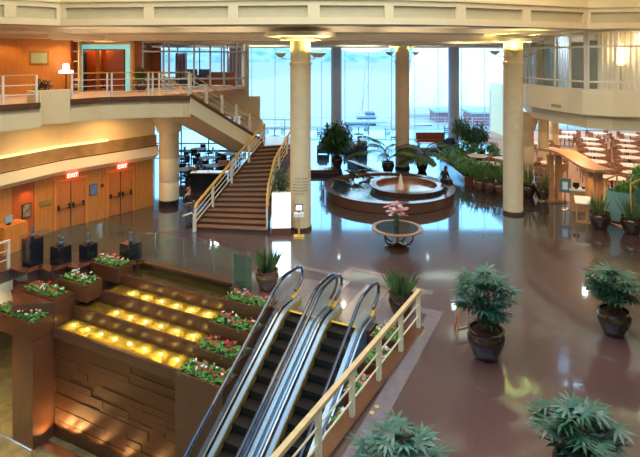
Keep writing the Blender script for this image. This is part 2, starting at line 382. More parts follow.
# ------------------------------------------------------------------ cascade fountain
cf = thing('cascade_fountain', 'stepped cascade fountain with lit pools above a copper panel wall', 'fountain', U(-12.6, 11.1, -4.7), GA)
def L_(u0, u1, w0, w1, z0, z1, mb=None):      # a box in the fountain's own frame
    mb = mb or MB(); return mb.box(u0 + 12.6, u1 + 12.6, w0 - 11.1, w1 - 11.1, z0 + 4.7, z1 + 4.7)
tiers = [(-15.15, 11.1, 11.9, -1.15), (-15.15, 11.9, 12.6, -.8), (-14.55, 12.6, 13.3, -.45), (-14.35, 13.3, 14.17, -.14)]
for k, (ul, w0, w1, z) in enumerate(tiers):
    mb = MB(); L_(ul, -10.02, w0, w1, z - .35 if k else z - .3, z - .1, mb); L_(ul, -10.02, w0 - .02, w0 + .05, z - .3, z + .012, mb)
    t = mb.build('pool_tier', M['granite'], cf)
    L_(ul, -10.02, w0 + .07, w1, z - .1, z - .085).build('pool_bed', M['blackst'] if k == 3 else M['poolbed'], t)
    L_(ul, -10.02, w0 + .07, w1, z - .05, z - .02).build('water', M['pool'], t)
    if k < 3:
        L_(ul, -10.02, w1 - .03, w1 + .0, z - .02, z + .24).build('riser_panel', M['granite'], t)
rows = [(0, 8, -14.75), (1, 6, -13.6), (2, 6, -13.6)]
for k, n, u0 in rows:
    ul, w0, w1, z = tiers[k]
    for i in range(n):
        u = u0 + (-10.4 - u0) * i / (n - 1)
        mb = MB(); mb.lathe([(.001, 0), (.055, 0), (.055, .03), (.001, .03)], (u + 12.6, w1 - .33 - 11.1), 10)
        for j in range(len(mb.v)): mb.v[j] = (mb.v[j][0], mb.v[j][1], mb.v[j][2] + 4.7 + z - .08)
        mb.build('underwater_light', M['poollamp'], cf)
        lamp('SPOT', U(u, w1 - .36, z + .20), 38, (1, .88, .55), .04, spot=2.0, to=U(u, w1 - .36, z - 1), blend=1.)
mb = MB(); L_(-15.15, -10.02, 11.2, 11.5, -4.7, -1.25, mb)
rr = random.Random(3)
z = -4.7
while z < -1.3:
    h = rr.choice([.15, .2, .26]); u = -15.15 + rr.uniform(-.6, 0)
    while u < -10.02:
        wd = rr.uniform(.7, 2.0); a, b = max(u, -15.15), min(u + wd, -10.02)
        if b > a: L_(a, b, 11.2 - rr.choice([.008, .016, .024, .032]), 11.2, z + .004, min(z + h, -1.25), mb)
        u += wd
    z += h
mb.build('copper_wall', M['copper'], cf)
for u in (-14.95, -14.45, -13.4, -12.3, -11.2):
    lamp('SPOT', U(u, 10.75, -4.55), 14 if u > -14 else 60, (1, .62, .22), .05, spot=2.0, to=U(u, 11.15, -2.2))
L_(-15.1, -10.1, 10.6, 10.9, -4.7, -4.62).build('light_trough', M['metal'], cf)
# short handrail at the lower level
rl = thing('handrail', 'thin steel handrail at the foot of the copper wall', 'handrail', U(-15.4, 9.6, -4.7), GA)
mb = MB(); mb.tube([(-.9, 0, 1.0), (-.9, .5, 1.1), (-.9, .5, .02)], .025); mb.tube([(-.9, 0, 1.0), (1.4, 0, 1.0), (1.4, 0, 0)], .025); mb.tube([(-.9, 0, 1.), (-.9, 0, 0)], .025)
mb.build('rail', M['metal'], rl)

# ------------------------------------------------------------------ planting helpers
def flowers_mesh(w, d, n, r, cols, rnd):
    out = {c: MB() for c in cols}
    for i in range(n):
        c = rnd.choice(cols); x, y = rnd.uniform(-w / 2, w / 2), rnd.uniform(-d / 2, d / 2); z = rnd.uniform(.14, .24)
        for k in range(6):
            a = rnd.uniform(0, 2 * PI); e = rnd.uniform(.2, 1.3)
            out[c].leaf((x + rnd.uniform(-.03, .03), y + rnd.uniform(-.03, .03), z), (math.cos(a) * math.cos(e), math.sin(a) * math.cos(e), math.sin(e)), r, r * .9, .1, 2)
    return out
def planter(label, u0, u1, w0, w1, z0, z1, colors, seed, group, mt='granite2'):
    rnd = random.Random(seed); cu, cw = (u0 + u1) / 2, (w0 + w1) / 2; a, b, h = (u1 - u0) / 2, (w1 - w0) / 2, z1 - z0
    t = thing('flower_planter', label, 'planter', U(cu, cw, z0), GA, group)
    mb = MB(); th = .07
    mb.box(-a, a, -b, b, 0, h - .12); mb.box(-a, a, -b, -b + th, h - .12, h); mb.box(-a, a, b - th, b, h - .12, h)
    mb.box(-a, -a + th, -b + th, b - th, h - .12, h); mb.box(a - th, a, -b + th, b - th, h - .12, h)
    mb.build('box', M[mt], t)
    MB().box(-a + th, a - th, -b + th, b - th, h - .12, h - .05).build('soil', M['soil'], t)
    mb = MB()
    for i in range(int(260 * (2 * a) * (2 * b)) + 60):
        x, y = rnd.uniform(-a + .08, a - .08), rnd.uniform(-b + .08, b - .08); an = rnd.uniform(0, 2 * PI); e = rnd.uniform(.1, 1.1)
        mb.leaf((x, y, h - .06 + rnd.uniform(0, .14)), (math.cos(an) * math.cos(e), math.sin(an) * math.cos(e), math.sin(e)), rnd.uniform(.08, .15), .07, .5, 2)
    o = mb.build('foliage', M['leafD'], t); o['kind'] = 'stuff'
    fm = flowers_mesh(2 * a - .3, 2 * b - .25, int(15 * (2 * a)), .055, colors, rnd)
    for c, m_ in fm.items():
        for j in range(len(m_.v)): m_.v[j] = (m_.v[j][0], m_.v[j][1], m_.v[j][2] + h - .04)
        nm = {'fred': 'red_flowers', 'fwhite': 'white_flowers', 'fpink': 'pink_flowers'}[c]
        if m_.v: o = m_.build(nm, M[c], t); o['kind'] = 'stuff'
    return t
g = 'granite flower planters stepping down beside the cascade pools'
planter('topmost granite planter of red and white flowers left of the pools, nearest the glass railing', -15.9, -14.5, 13.15, 13.85, -.42, .1, ['fred', 'fpink', 'fwhite'], 1, g)
planter('second highest of the granite flower planters left of the pools, overhanging the water', -16.1, -14.7, 12.0, 12.65, -.66, -.1, ['fred', 'fwhite', 'fwhite'], 2, g)
planter('third highest granite flower planter left of the pools with bright red bloom', -17.0, -15.3, 11.25, 11.9, -1.0, -.35, ['fred', 'fred', 'fwhite'], 3, g)
planter('lowest left granite flower planter, standing on the tall brown pier', -17.3, -15.2, 10.4, 11.15, -1.3, -.75, ['fpink', 'fwhite', 'fred'], 4, g)
mb = MB(); mb.ubox(-16.2, -15.2, 10.45, 11.2, -4.7, -1.32); struct(mb.build('trim_7', M['granite2']), 'tall brown granite pier below the lowest planter', 'pier')
g = 'granite planters of red flowers left of the escalators'
planter('uppermost red flower planter between pools and escalator, beside the spiky potted plant', -9.95, -8.35, 13.1, 13.72, -.5, .02, ['fred', 'fred', 'fpink'], 5, g)
planter('second red flower planter down between the lit pools and the escalator', -9.95, -8.35, 12.42, 13.05, -.9, -.4, ['fred', 'fred', 'fwhite'], 6, g)
planter('third red flower planter down between the lit pools and the escalator', -9.95, -8.35, 11.72, 12.38, -1.3, -.8, ['fred', 'fred', 'fred'], 7, g)
planter('lowest red flower planter between the lit pools and the escalator, on a tall brown base', -9.95, -8.35, 11.0, 11.68, -4.7, -1.12, ['fred', 'fred', 'fwhite'], 8, g)
mb = MB(); mb.ubox(-9.95, -8.35, 11.0 + .7, 13.4, -4.7, -1.32); struct(mb.build('trim_8', M['granite']), 'brown granite base of the stepped planters', 'base')
g = 'granite flower planters between the escalator and wooden-topped railing'
planter('top flower planter right of the escalators, with red and white blooms beside the railing end', -5.1, -4.2, 13.2, 13.95, -.9, -.02, ['fred', 'fwhite', 'fpink'], 9, g)
planter('second planter down right of the escalators, with white and pink blooms behind the railing', -5.1, -4.22, 12.3, 13.05, -1.2, -.22, ['fwhite', 'fpink', 'fwhite'], 10, g)
planter('third planter down right of the escalators, with red and pink blooms behind the railing', -5.1, -4.26, 11.4, 12.15, -1.5, -.5, ['fred', 'fpink'], 11, g)
planter('fourth planter down right of the escalators, with only white blooms', -5.1, -4.3, 10.5, 11.25, -1.9, -.78, ['fwhite'], 12, g)

def pot(name, label, loc, r, h, m='potdark', group=None, cat='potted plant'):
    t = thing(name, label, cat, loc, R.uniform(0, 6), group)
    prof = [(r * .55, 0), (r * .62, .03), (r * .78, h * .25), (r * .98, h * .6), (r, h * .78), (r * .9, h * .88), (r * .93, h * .95), (r * .98, h), (r * .85, h), (r * .82, h * .9), (.001, h * .9)]
    MB().lathe(prof, n=28).build('pot', M[m], t, True)
    MB().lathe([(r * .84, h * .88), (r * .8, h * .92), (.001, h * .94)], n=16).build('soil', M['soil'], t)
    return t
def fan_palm(label, loc, r, ph, H, spread, seed, fans=90):
    rnd = random.Random(seed); t = pot('potted_fan_palm', label, loc, r, ph, group='bushy fan palms in dark glazed pots on the lobby floor')
    st = MB(); lv = MB()
    for i in range(fans):
        a = rnd.uniform(0, 2 * PI); q = rnd.random() ** .6; hh = ph + (H - ph) * (.26 + .74 * rnd.random() * (1 - .25 * q * q))
        rad = spread * q * (0.35 + .75 * math.sin(PI * min(1, max(0, (hh - ph) / (H - ph)) ** 1.5)))
        b = Vector((rnd.uniform(-.4, .4) * r, rnd.uniform(-.4, .4) * r, ph * .9)); tip = Vector((math.cos(a) * rad, math.sin(a) * rad, hh))
        mid = (b + tip) / 2 + Vector((-math.cos(a), -math.sin(a), 0)) * rad * .2 + Vector((0, 0, .1))
        if i % 2 == 0: st.tube([b, mid, tip], .008, 4)
        out = Vector((math.cos(a), math.sin(a), rnd.uniform(-.1, .9))).normalized()
        side = out.cross(Vector((0, 0, 1))).normalized(); up = side.cross(out)
        nl = 9; L = rnd.uniform(.30, .42)
        for k in range(nl):
            th = (k / (nl - 1) - .5) * 4.0
            d = out * math.cos(th) + side * math.sin(th) + up * rnd.uniform(-.05, .1)
            lv.leaf(tip, d, L * (1 - .2 * abs(th) / 2), .055, .45, 3, up)
    for k in range(7):
        a = k * .9; st.tube([(math.cos(a) * r * .3, math.sin(a) * r * .3, ph * .9), (math.cos(a) * r * .5, math.sin(a) * r * .5, H * .75)], .014, 5)
    st.build('stems', M['stem'], t)['kind'] = 'stuff'; lv.build('foliage', M['leafA'], t)['kind'] = 'stuff'
    return t
fan_palm('large bushy fan palm in dark pot beside the wooden easel, right of centre', P(486, 357), .46, .72, 2.15, .68, 21, 95)
fan_palm('bushy fan palm in dark pot nearest the right edge of the lobby floor', P(614, 334), .42, .66, 1.78, .62, 22, 95)
fan_palm('fan palm in the bottom right foreground with its pot below the frame', Q(578, 8.9), .42, .6, 1.5, .62, 23, 80)
fan_palm('fan palm in the bottom centre foreground, its blue-green top beside the railing', Q(402, 8.1), .40, .55, 1.68, .60, 24, 80)
def spiky(label, loc, r, ph, H, seed, n=46, m='potdark', group='spiky agave plants in round pots'):
    rnd = random.Random(seed); t = pot('potted_agave', label, loc, r, ph, m, group=group); lv = MB()
    for i in range(n):
        a = rnd.uniform(0, 2 * PI); q = rnd.random(); b = (math.cos(a) * r * .55 * q, math.sin(a) * r * .55 * q, ph * .9)
        e = 1.5 - .45 * q; lv.leaf(b, (math.cos(a) * math.cos(e), math.sin(a) * math.cos(e), math.sin(e)), (H - ph) * rnd.uniform(.6, 1.05) + .05, r * .13, .06, 4, Vector((-math.sin(a) * .5, math.cos(a) * .5, .2)))
    lv.build('foliage', M['leafC'], t)['kind'] = 'stuff'; return t
spiky('spiky green plant in bronze pot at the glass railing end, left of the escalators', U(-9.1, 14.35), .38, .62, 1.4, 31, 110, 'potbrown')
spiky('spiky green plant in dark pot behind the end of the wooden-topped railing', P(401, 314), .38, .62, 1.35, 32, 110)
spiky('spiky plant in dark pot between the flared column and the tall round column', P(528, 197), .42, .7, 2.0, 33, 40)
spiky('spiky plant in dark pot just left of the pergola posts', P(543, 200), .38, .66, 1.5, 34, 36)
spiky('spiky plant in dark pot in front of the right pergola posts', P(600, 228), .44, .7, 1.6, 35, 46)
spiky('spiky plant in dark pot in front of the teal glass planter at the right edge', P(632, 233), .46, .7, 1.7, 36, 46)
spiky('leftmost of three pots along the brown front of the garden bed', P(480, 190), .38, .62, 1.5, 37, 36, 'potbrown')
spiky('middle of three pots along the brown front of the garden bed', P(490.5, 192), .36, .62, 1.4, 38, 36, 'potbrown')
spiky('rightmost of three pots along the garden bed, partly behind the tall column', P(501, 194), .38, .62, 1.5, 39, 36, 'potbrown')
def bush_mesh(rx, ry, rz, z0, n, ls, rnd, shell=.6):
    mb = MB(); lobes = [(rnd.uniform(-.45, .45), rnd.uniform(-.45, .45), rnd.uniform(-.4, .45), rnd.uniform(.45, .62)) for _ in range(7)]
    for i in range(n):
        c = lobes[i % 7]; v = Vector((rnd.gauss(0, 1), rnd.gauss(0, 1), rnd.gauss(0, 1))).normalized() * (shell + (1 - shell) * rnd.random()) * c[3]
        p = (rx * (c[0] + v.x), ry * (c[1] + v.y), z0 + rz * (c[2] + v.z))
        d = (v + Vector((rnd.uniform(-.5, .5), rnd.uniform(-.5, .5), rnd.uniform(-.6, .3)))).normalized()
        mb.leaf(p, d, ls * rnd.uniform(.7, 1.3), ls * .45, .4, 2)
    return mb
def tree(label, loc, potr, poth, H, rad, seed, m='leafB', n=900, ls=.22, group=None):
    rnd = random.Random(seed); t = pot('potted_tree', label, loc, potr, poth, group=group)
    mb = MB(); mb.tube([(0, 0, poth * .8), (.05, 0, poth + .4), (0, 0, H * .6)], .05)
    for k in range(5): a = k * 1.3; mb.tube([(0, 0, H * .4), (math.cos(a) * rad * .5, math.sin(a) * rad * .5, H * .7)], .025, 4)
    mb.build('trunk', M['stem'], t)
    bush_mesh(rad, rad, (H - poth) * .52, poth + (H - poth) * .52, n, ls, rnd, .4).build('foliage', M[m], t)['kind'] = 'stuff'; return t
tree('large leafy tree in dark pot left of the round fountain, against the windows', P(337, 167), .42, .7, 3.2, 1.5, 41, n=4200, ls=.27)
tree('leafy tree in dark pot standing in the garden bed, lit from below', Q(463, 38.5), .4, .6, 3.3, 1.5, 42, n=1900)
tree('slimmer leafy tree in the garden bed beside the window wall', Q(481, 39.5), .35, .6, 2.9, 1.15, 43, n=1300)
tree('leafy shrub tree at the right frame edge above the glass planter', Vector((15.0, 24.2, 0)), .3, .5, 2.6, .8, 44, 'leafD', n=1100)
def palm(label, loc, potr, poth, H, spread, seed, n=17):
    rnd = random.Random(seed); t = pot('potted_palm', label, loc, potr, poth, group='arching palms in dark pots behind the round fountain'); lv = MB(); st = MB()
    for i in range(n):
        a = 2 * PI * i / n + rnd.uniform(-.2, .2); e = rnd.uniform(.75, 1.35); L = (H - poth) * rnd.uniform(1.05, 1.4)
        p = Vector((0, 0, poth)); d = Vector((math.cos(a) * math.cos(e), math.sin(a) * math.cos(e), math.sin(e))); pts = [p.copy()]
        for k in range(10):
            d = (d + Vector((math.cos(a) * .04, math.sin(a) * .04, -.15))).normalized(); p = p + d * L / 10 * spread; pts.append(p.copy())
            if k > 1:
                sd = d.cross(Vector((0, 0, 1))).normalized()
                for s_ in (-1, 1):
                    for q in (0, .5): lv.leaf(p - d * L / 10 * q, d * .6 + sd * s_ - Vector((0, 0, .25)), .46 * math.sin(PI * (k + 1) / 12) + .1, .10, .5, 2)
        st.tube(pts, .012, 4)
    st.build('stems', M['stem'], t)['kind'] = 'stuff'; lv.build('foliage', M['leafE'], t)['kind'] = 'stuff'; return t
palm('arching palm in dark pot directly behind the fountain, left of the tan column', P(388, 173), .42, .75, 2.75, 1.15, 51)
palm('smaller arching palm in dark pot right of the tan column behind the fountain', P(422, 171), .42, .8, 2.3, 1.05, 52)

# ------------------------------------------------------------------ railings
def railing(name, label, pts, h=1.05, sp=1.6, mids=3, top='woodrail', post='railwhite', tw=.07, pw=.06, group=None, curb=None, midr=.016, double=False):
    base = Vector(pts[0]); t = thing(name, label, 'railing', base, 0, group)
    P3 = [Vector(p) - base for p in pts]
    up = Vector((0, 0, h)); mb = MB()
    for a, b in zip(P3[:-1], P3[1:]): mb.beam(a + up, b + up, tw, tw * .8)
    mb.build('handrail', M[top], t)
    for k in range(mids):
        mm = MB(); q = Vector((0, 0, h * (k + 1) / (mids + 1) * .96 + .02)); mm.tube([p + q for p in P3], midr, 6)
        mm.build('mid_rail', M[post], t)
    total = sum((b - a).length for a, b in zip(P3[:-1], P3[1:])); n = max(2, round(total / sp) + 1)
    for i in range(n):
        s = total * i / (n - 1); s = min(max(s, .05), total - .05)
        for a, b in zip(P3[:-1], P3[1:]):
            l = (b - a).length
            if s <= l + 1e-6: p = a + (b - a) * (s / l); break
            s -= l
        dd = (b - a).normalized(); rz = math.atan2(dd.y, dd.x); c, s2 = math.cos(rz), math.sin(rz)
        offs = (-.09, .09) if double and 0 < i < n - 1 else (0,)
        for o_ in offs:
            MB().box(-pw / 2, pw / 2, -pw / 2, pw / 2, -.02 + dd.z * o_, h - tw * .3 + dd.z * o_, lambda v: Vector((p.x + c * (v.x + o_) - s2 * v.y, p.y + s2 * (v.x + o_) + c * v.y, p.z + v.z))).build('post', M[post], t)
    return t
railing('railing', 'cream railing with thick wooden top beside the escalators, running to the bottom edge', [U(-3.98, 14.1, .06), U(-4.4, 7.0, .06), U(-4.6, 3.0, .06)], 1.0, 1.35, 2, 'tanrail', 'cream2', .11, .10, midr=.022)
mb = MB(); 
for a, b in (((-3.98, 14.15), (-4.45, 7.0)), ((-4.45, 7.0), (-4.7, 3.0))):
    A, B = U(*a), U(*b); mb.beam((A.x, A.y, .03), (B.x, B.y, .03), .3, .09)
struct(mb.build('trim_9', M['granite2']), 'brown granite curb under the wooden-topped railing', 'curb')
railing('railing', 'white railing on the lobby edge at the far left, beside the first black cube', [U(-18.2, 11.65), U(-18.2, 5.5)], 1.0, 1.5, 2, 'railwhite', 'railwhite', .07, .08)
# glass railing along the pool
gr = thing('glass_railing', 'long clear glass railing along the far side of the cascade pools', 'railing', U(-10.0, 14.3), GA)
segs = [(-9.9 - 1.32 * k, -9.9 - 1.32 * (k + 1) + .03) for k in range(4)]
for a, b in segs: MB().box(b + 10, a + 10, -.01, .01, .04, 1.08).build('glass_panel', M['glassr'], gr)
for a, b in segs[:]: MB().box(a + 10 - .02, a + 10 + .02, -.02, .02, 0, 1.1).build('post', M['metal'], gr)
gl = thing('glass_railing', 'clear glass railing behind the four black stone cubes', 'railing', U(-15.2, 14.6), GA)
gz = [(-15.2, 14.45), (-16.75, 14.45), (-16.75, 13.7), (-17.3, 13.7), (-17.3, 13.0), (-18.15, 12.9), (-18.2, 12.0)]
for a, b in zip(gz[:-1], gz[1:]):
    mb = MB(); mb.beam((a[0] + 15.2, a[1] - 14.6, .55), (b[0] + 15.2, b[1] - 14.6, .55), .02, 1.0); mb.build('glass_panel', M['glassr'], gl)
ge = thing('glass_screen', 'green-edged glass end panel beside the spiky plant in bronze pot', 'glass panel', U(-9.75, 13.9), GA)
MB().box(-.35, .35, -.012, .012, .0, 1.12).build('pane', M['glassg'], ge)
MB().box(-.36, -.32, -.02, .02, 0, 1.14).build('edge', M['greenframe'], ge)

# ------------------------------------------------------------------ black cubes with figures
def cube_fig(label, u, w, sz, h, seed):
    rnd = random.Random(seed); t = thing('stone_cube', label, 'pedestal', U(u, w, .0), GA, 'black stone cubes on the pool ledge')
    MB().box(-sz / 2, sz / 2, -sz / 2, sz / 2, 0, h).build('block', M['blackst'], t)
    f = thing('bronze_figure', label.replace('black stone cube', 'small dark figure on the black stone cube'), 'sculpture', U(u, w, h), GA + rnd.uniform(-1, 1), 'small dark figures on the stone cubes')
    mb = MB(); mb.sphere((0, 0, .09), .1, 1.2, .8, .9); mb.sphere((.03, 0, .22), .075, 1, .8, 1.1); mb.sphere((.07 * rnd.choice([-1, 1]), 0, .34), .05)
    mb.tube([(0, 0, .25), (.12, .05, .30), (.16, 0, .40)], .02); mb.tube([(0, 0, .25), (-.12, .02, .18), (-.1, .04, .05)], .02)
    mb.build('body', M['soapst'], f, True)
cube_fig('leftmost and tallest black stone cube by the white railing', -17.75, 12.2, .5, 1.0, 1)
cube_fig('second black stone cube from the white railing', -16.95, 12.75, .5, .66, 2)
cube_fig('third black stone cube from the white railing', -16.3, 13.4, .45, .62, 3)
cube_fig('rightmost black stone cube behind the topmost flower planter', -15.0, 14.2, .55, .62, 4)

# ------------------------------------------------------------------ escalators
def zs(y):
    if y > -.45: return 0
    if y > -1.05: t = (-.45 - y) / .6; return -.577 * .3 * t * t
    return max(-.577 * .3 - .577 * (-1.05 - y), -4.7)
def make_escalator(label):
    t = thing('escalator', label, 'escalator', (0, 0, 0), GA, 'pair of descending escalators')
    ys = [.2, -.2, -.45, -.65, -.85, -1.05, -1.5, -2.5, -4, -6, -8, -8.9, -9.6, -10.4]
    def ribbon(x0, x1, dz0, dz1, lim=(-10.4, .2)):
        mb = MB(); yy = [y for y in ys if lim[0] <= y <= lim[1]]; vs = []
        for y in yy:
            for x, dz in ((x0, dz0), (x1, dz0), (x1, dz1), (x0, dz1)): vs.append((x, y, zs(y) + dz))
        fs = [(0, 1, 2, 3), tuple((len(yy) - 1) * 4 + k for k in (3, 2, 1, 0))]
        for i in range(len(yy) - 1):
            for k in range(4): q = (k + 1) % 4; fs.append((i * 4 + k, i * 4 + 4 + k, i * 4 + 4 + q, i * 4 + q))
        return mb.add(vs, fs)
    for s in (-1, 1):
        hp = [(.15, .30), (.42, .40), (.60, .56), (.62, .74), (.5, .90), (.25, .98), (-.1, 1.0), (-.45, 1.0)] + [(y, zs(y) + 1.0) for y in ys[3:]]
        x = s * .60
        MB().tube([(x, a, b) for a, b in hp], .05, 8).build('handrail', M['rubber'], t, True)
        gp = [(.1, .14), (.34, .34), (.54, .58), (.55, .74), (.44, .87), (.22, .93), (-.1, .96), (-.45, .96)] + [(y, zs(y) + .96) for y in ys[3:]]
        low = [(y, zs(y) + .12) for y in reversed(ys[1:])]
        poly = gp + low; n = len(poly)
        tris = tessellate_polygon([[Vector((a, b, 0)) for a, b in poly]]); mb = MB()
        mb.add([(x - .006, a, b) for a, b in poly] + [(x + .006, a, b) for a, b in poly], [tuple(q) for q in tris] + [tuple(i + n for i in q[::-1]) for q in tris] + [(i, (i + 1) % n, (i + 1) % n + n, i + n) for i in range(n)])
        mb.build('balustrade', M['glassw'], t)
        ribbon(min(s * .42, s * .53), max(s * .42, s * .53), .02, .13).build('inner_deck', M['deckm'], t)
        ribbon(min(s * .53, s * .58), max(s * .53, s * .58), .02, .10).build('deck_profile', M['dark'], t)
        ribbon(min(s * .615, s * .66), max(s * .615, s * .66), -.9, .12).build('outer_panel', M['metal'] if s < 0 else M['deckm'], t)
        ribbon(min(s * .40, s * .42), max(s * .40, s * .42), -.12, .10).build('skirt', M['yellow'] if 0 else M['brass'], t)
        MB().tube([(x, -.05, .14), (x, .1, .14), (x, .34, .33)], .05, 6).build('newel_base', M['yellow'], t)
    for i in range(26):
        y = -.5 - .36 * i; z = zs(y - .36)
        mb = MB(); mb.box(-.398, .398, y - .36, y, z - .2, z); st = mb.build('step', M['treadm'], t)
        if z <= -4.69: break
    MB().box(-.398, .398, -.5, 2.2, -.02, .012).build('landing_plate', M['metal'], t)
    MB().box(-.40, .40, -.56, -.48, .0, .02).build('comb', M['yellow'], t)
    ribbon(-.6, .6, -1.0, -.9).build('truss', M['dark'], t)
    return t
e1 = make_escalator('left escalator of the pair, next to the red flower planters'); e1.location = U(-7.28, 13.9)
dup(e1, U(-5.92, 13.9), GA, 'right escalator of the pair, nearest the wooden-topped railing')

# ------------------------------------------------------------------ columns
def column(name, label, c, r, z1, m='column', cap=True, band=True, base=True, ring=1.0):
    t = thing(name, label, 'column', (c[0], c[1], 0))
    prof = [(r, 0), (r, 1.7), (r * .985, 1.705), (r * .985, 1.72), (r, 1.725), (r, 2.9), (r * .985, 2.905), (r * .985, 2.92), (r, 2.925), (r, 7.2), (r * 1.08, 7.2), (r * 1.08, 7.3), (r * .97, 7.32), (r * .96, z1)]
    if not band: prof = [(r, 0), (r, z1)]
    MB().lathe(prof, n=36).build('shaft', M[m], t, True)
    if base: MB().lathe([(r * 1.1, 0), (r * 1.1, .12), (r * 1.0, .14)], n=36).build('base', M['granite'], t, True)
    if cap:
        MB().lathe([(r * .96, z1 - .16), (r * 1.85 * ring, z1 - .15), (r * 1.85 * ring, z1 - .005)] if z1 < 8.5 else [(r * .96, 8.27), (r * 1.95, 8.28), (r * 1.95, 8.42), (r * 3.4, 8.44), (r * 3.4, 8.615)], n=40).build('capital', M['ceil'], t, True)
    return t
def sconces(c, r, z, angs, label):
    for i, a in enumerate(angs):
        t = thing('bowl_lamp', f'{["left", "right", "front", "rear"][i]} uplighting bowl lamp on the {label}', 'lamp', (c[0], c[1], z), a, 'uplighting bowl lamps on the columns')
        MB().lathe([(.001, -.2), (.1, -.17), (.2, -.09), (.26, 0), (.24, 0), (.12, -.1), (.001, -.12)], (r + .42, 0), 18).build('bowl', M['metal'] if 0 else M['column'], t, True)
        MB().lathe([(.001, -.05), (.1, -.05), (.1, -.02), (.001, -.02)], (r + .42, 0), 10).build('bulb', M['lampw'], t)
        MB().tube([(r * .98, 0, -.25), (r + .2, 0, -.28), (r + .42, 0, -.18)], .02).build('arm', M['metal'], t)
        p = Vector((c[0] + math.cos(a) * (r + .42), c[1] + math.sin(a) * (r + .42), z + .05))
        lamp('SPOT', p, 120, (1, .88, .22), .12, spot=2.4, to=p + Vector((-.45 * math.cos(a), -.45 * math.sin(a), 1)))
ca, cb, cc = Q(300.5, 22.9), Q(402.3, 35.5), Q(513, 25.2)
column('column', 'thick cream column at centre left beside the stairs, with writing on it', ca, .455, 8.62)
column('column', 'tan column rising behind the round fountain', cb, .48, 8.42, 'colb')
column('column', 'thick cream column right of centre, in front of the garden bed', cc, .46, 8.42)
sconces(ca, .45, 7.72, [PI, 0, -PI / 2 + .9], 'thick cream column beside the stairs')
sconces(cb, .48, 7.9, [PI, 0, PI / 2 + 1], 'tan column behind the fountain')
sconces(cc, .46, 7.85, [PI, 0, -PI / 2 - .25], 'thick cream column right of centre')
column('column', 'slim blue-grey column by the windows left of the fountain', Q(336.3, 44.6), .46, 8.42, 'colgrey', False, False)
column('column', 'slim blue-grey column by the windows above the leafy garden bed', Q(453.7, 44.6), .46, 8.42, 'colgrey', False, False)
def flared(name, label, c, r, z0, z1, rt, m='column'):
    t = thing(name, label, 'column', (c[0], c[1], 0))
    MB().lathe([(r, .3), (r, 1.2), (r * .985, 1.21), (r, 1.22), (r, 2.4), (r * .985, 2.41), (r, 2.42), (r, z0), (r * 1.15, z0 + .04), (r * 1.3, z0 + .3), (rt, z0 + .8), (rt, z1)], n=36).build('shaft', M[m], t, True)
    MB().lathe([(r * 1.03, 0), (r * 1.03, .3)], n=36).build('base', M['dark'], t, True)
flared('column', 'cream column with flared head under the mezzanine beside the dining area', (-7.72, 26.6), .5, 3.7, 4.88, .85)
flared('column', 'flared cream column right of the tall one, beside the spiky pots', Q(525, 30.3), .48, 3.3, 4.3, .8)
flared('column', 'lit cream column at the restaurant edge behind the pergola', Q(543.5, 36), .36, 3.4, 4.3, .5)
flared('column', 'furthest cream column inside the restaurant', Q(554, 43), .36, 3.6, 4.3, .5)
# lines of writing on column A
wt = thing('column_lettering', 'six short lines of dark handwriting-like lettering on the cream column', 'lettering', (ca.x, ca.y, 0))
rnd = random.Random(5)
for k in range(6):
    z = 2.28 - k * .13; mb = MB(); pts = []
    a0 = -PI / 2 - .75 + (.25 if k in (0, 5) else 0); a1 = -PI / 2 + .75 - (.3 if k == 5 else 0); a = a0
    while a < a1:
        wl = rnd.uniform(.06, .2); n = max(3, int(wl / .02)); pts = []
        for j in range(n + 1): q = a + wl * j / n; pts.append((.462 * math.cos(q), .462 * math.sin(q), z + (.018 if j % 2 else -.018) * rnd.uniform(.6, 1.2)))
        mb.tube(pts, .006, 4); a += wl + .05
    mb.build('text_line', M['ink'], wt)

# ------------------------------------------------------------------ ceiling and fascia
FN = [(-13.6, -5), (-13.6, 10), (-12.4, 19.6), (-10.45, 21.0), (-6.7, 20.6), (-3.1, 20.2), (0, 20.0), (3.1, 20.2), (5.6, 20.8), (11.85, 23.2), (14.1, 22.8), (16.5, 10), (16.5, -5)]
mb = MB(); mb.strip(FN[2:11], 8.8, 9.95, .6); mb.strip(FN, 9.95, 14.0, .6)
mb.strip(FN[:3], 8.8, 9.95, .6); mb.strip(FN[10:], 8.8, 9.95, .6)
struct(mb.build('wall_fascia', M['panel']))
mb = MB()                                      # raised frame round the sunk panels
PX = [(0, 4), (16, 56), (67, 145), (155, 229), (239, 308), (320, 384), (393, 455), (464, 521), (529, 582), (590, 640)]
def along(x):                                   # point of the fascia line at pixel column x
    for a, b in zip(FN[1:11], FN[2:12]):
        xa, xb = a[0] / a[1], b[0] / b[1]; k = (x - 320) / F
        if xa <= k <= xb:
            t = (k * a[1] - a[0]) / ((b[0] - a[0]) - k * (b[1] - a[1])); return (a[0] + (b[0] - a[0]) * t, a[1] + (b[1] - a[1]) * t)
    return None
mb.strip(FN, 8.8, 9.06, -.12); mb.strip(FN, 9.52, 9.72, -.12); mb.strip(FN, 9.72, 9.80, -.2); mb.strip(FN, 9.80, 11.2, -.14)
cuts = [p for ab in zip(PX[:-1], PX[1:]) for p in [(ab[0][1], ab[1][0])]]
for a, b in cuts:
    A, B = along(a), along(b)
    if A and B:
        mid = [A] + [f for f in FN if A[0] / A[1] < f[0] / f[1] < B[0] / B[1]] + [B]; mb.strip(mid, 9.06, 9.52, -.12)
struct(mb.build('trim_10', M['cream2']), 'cream moulded frame round the sunk fascia panels', 'moulding')
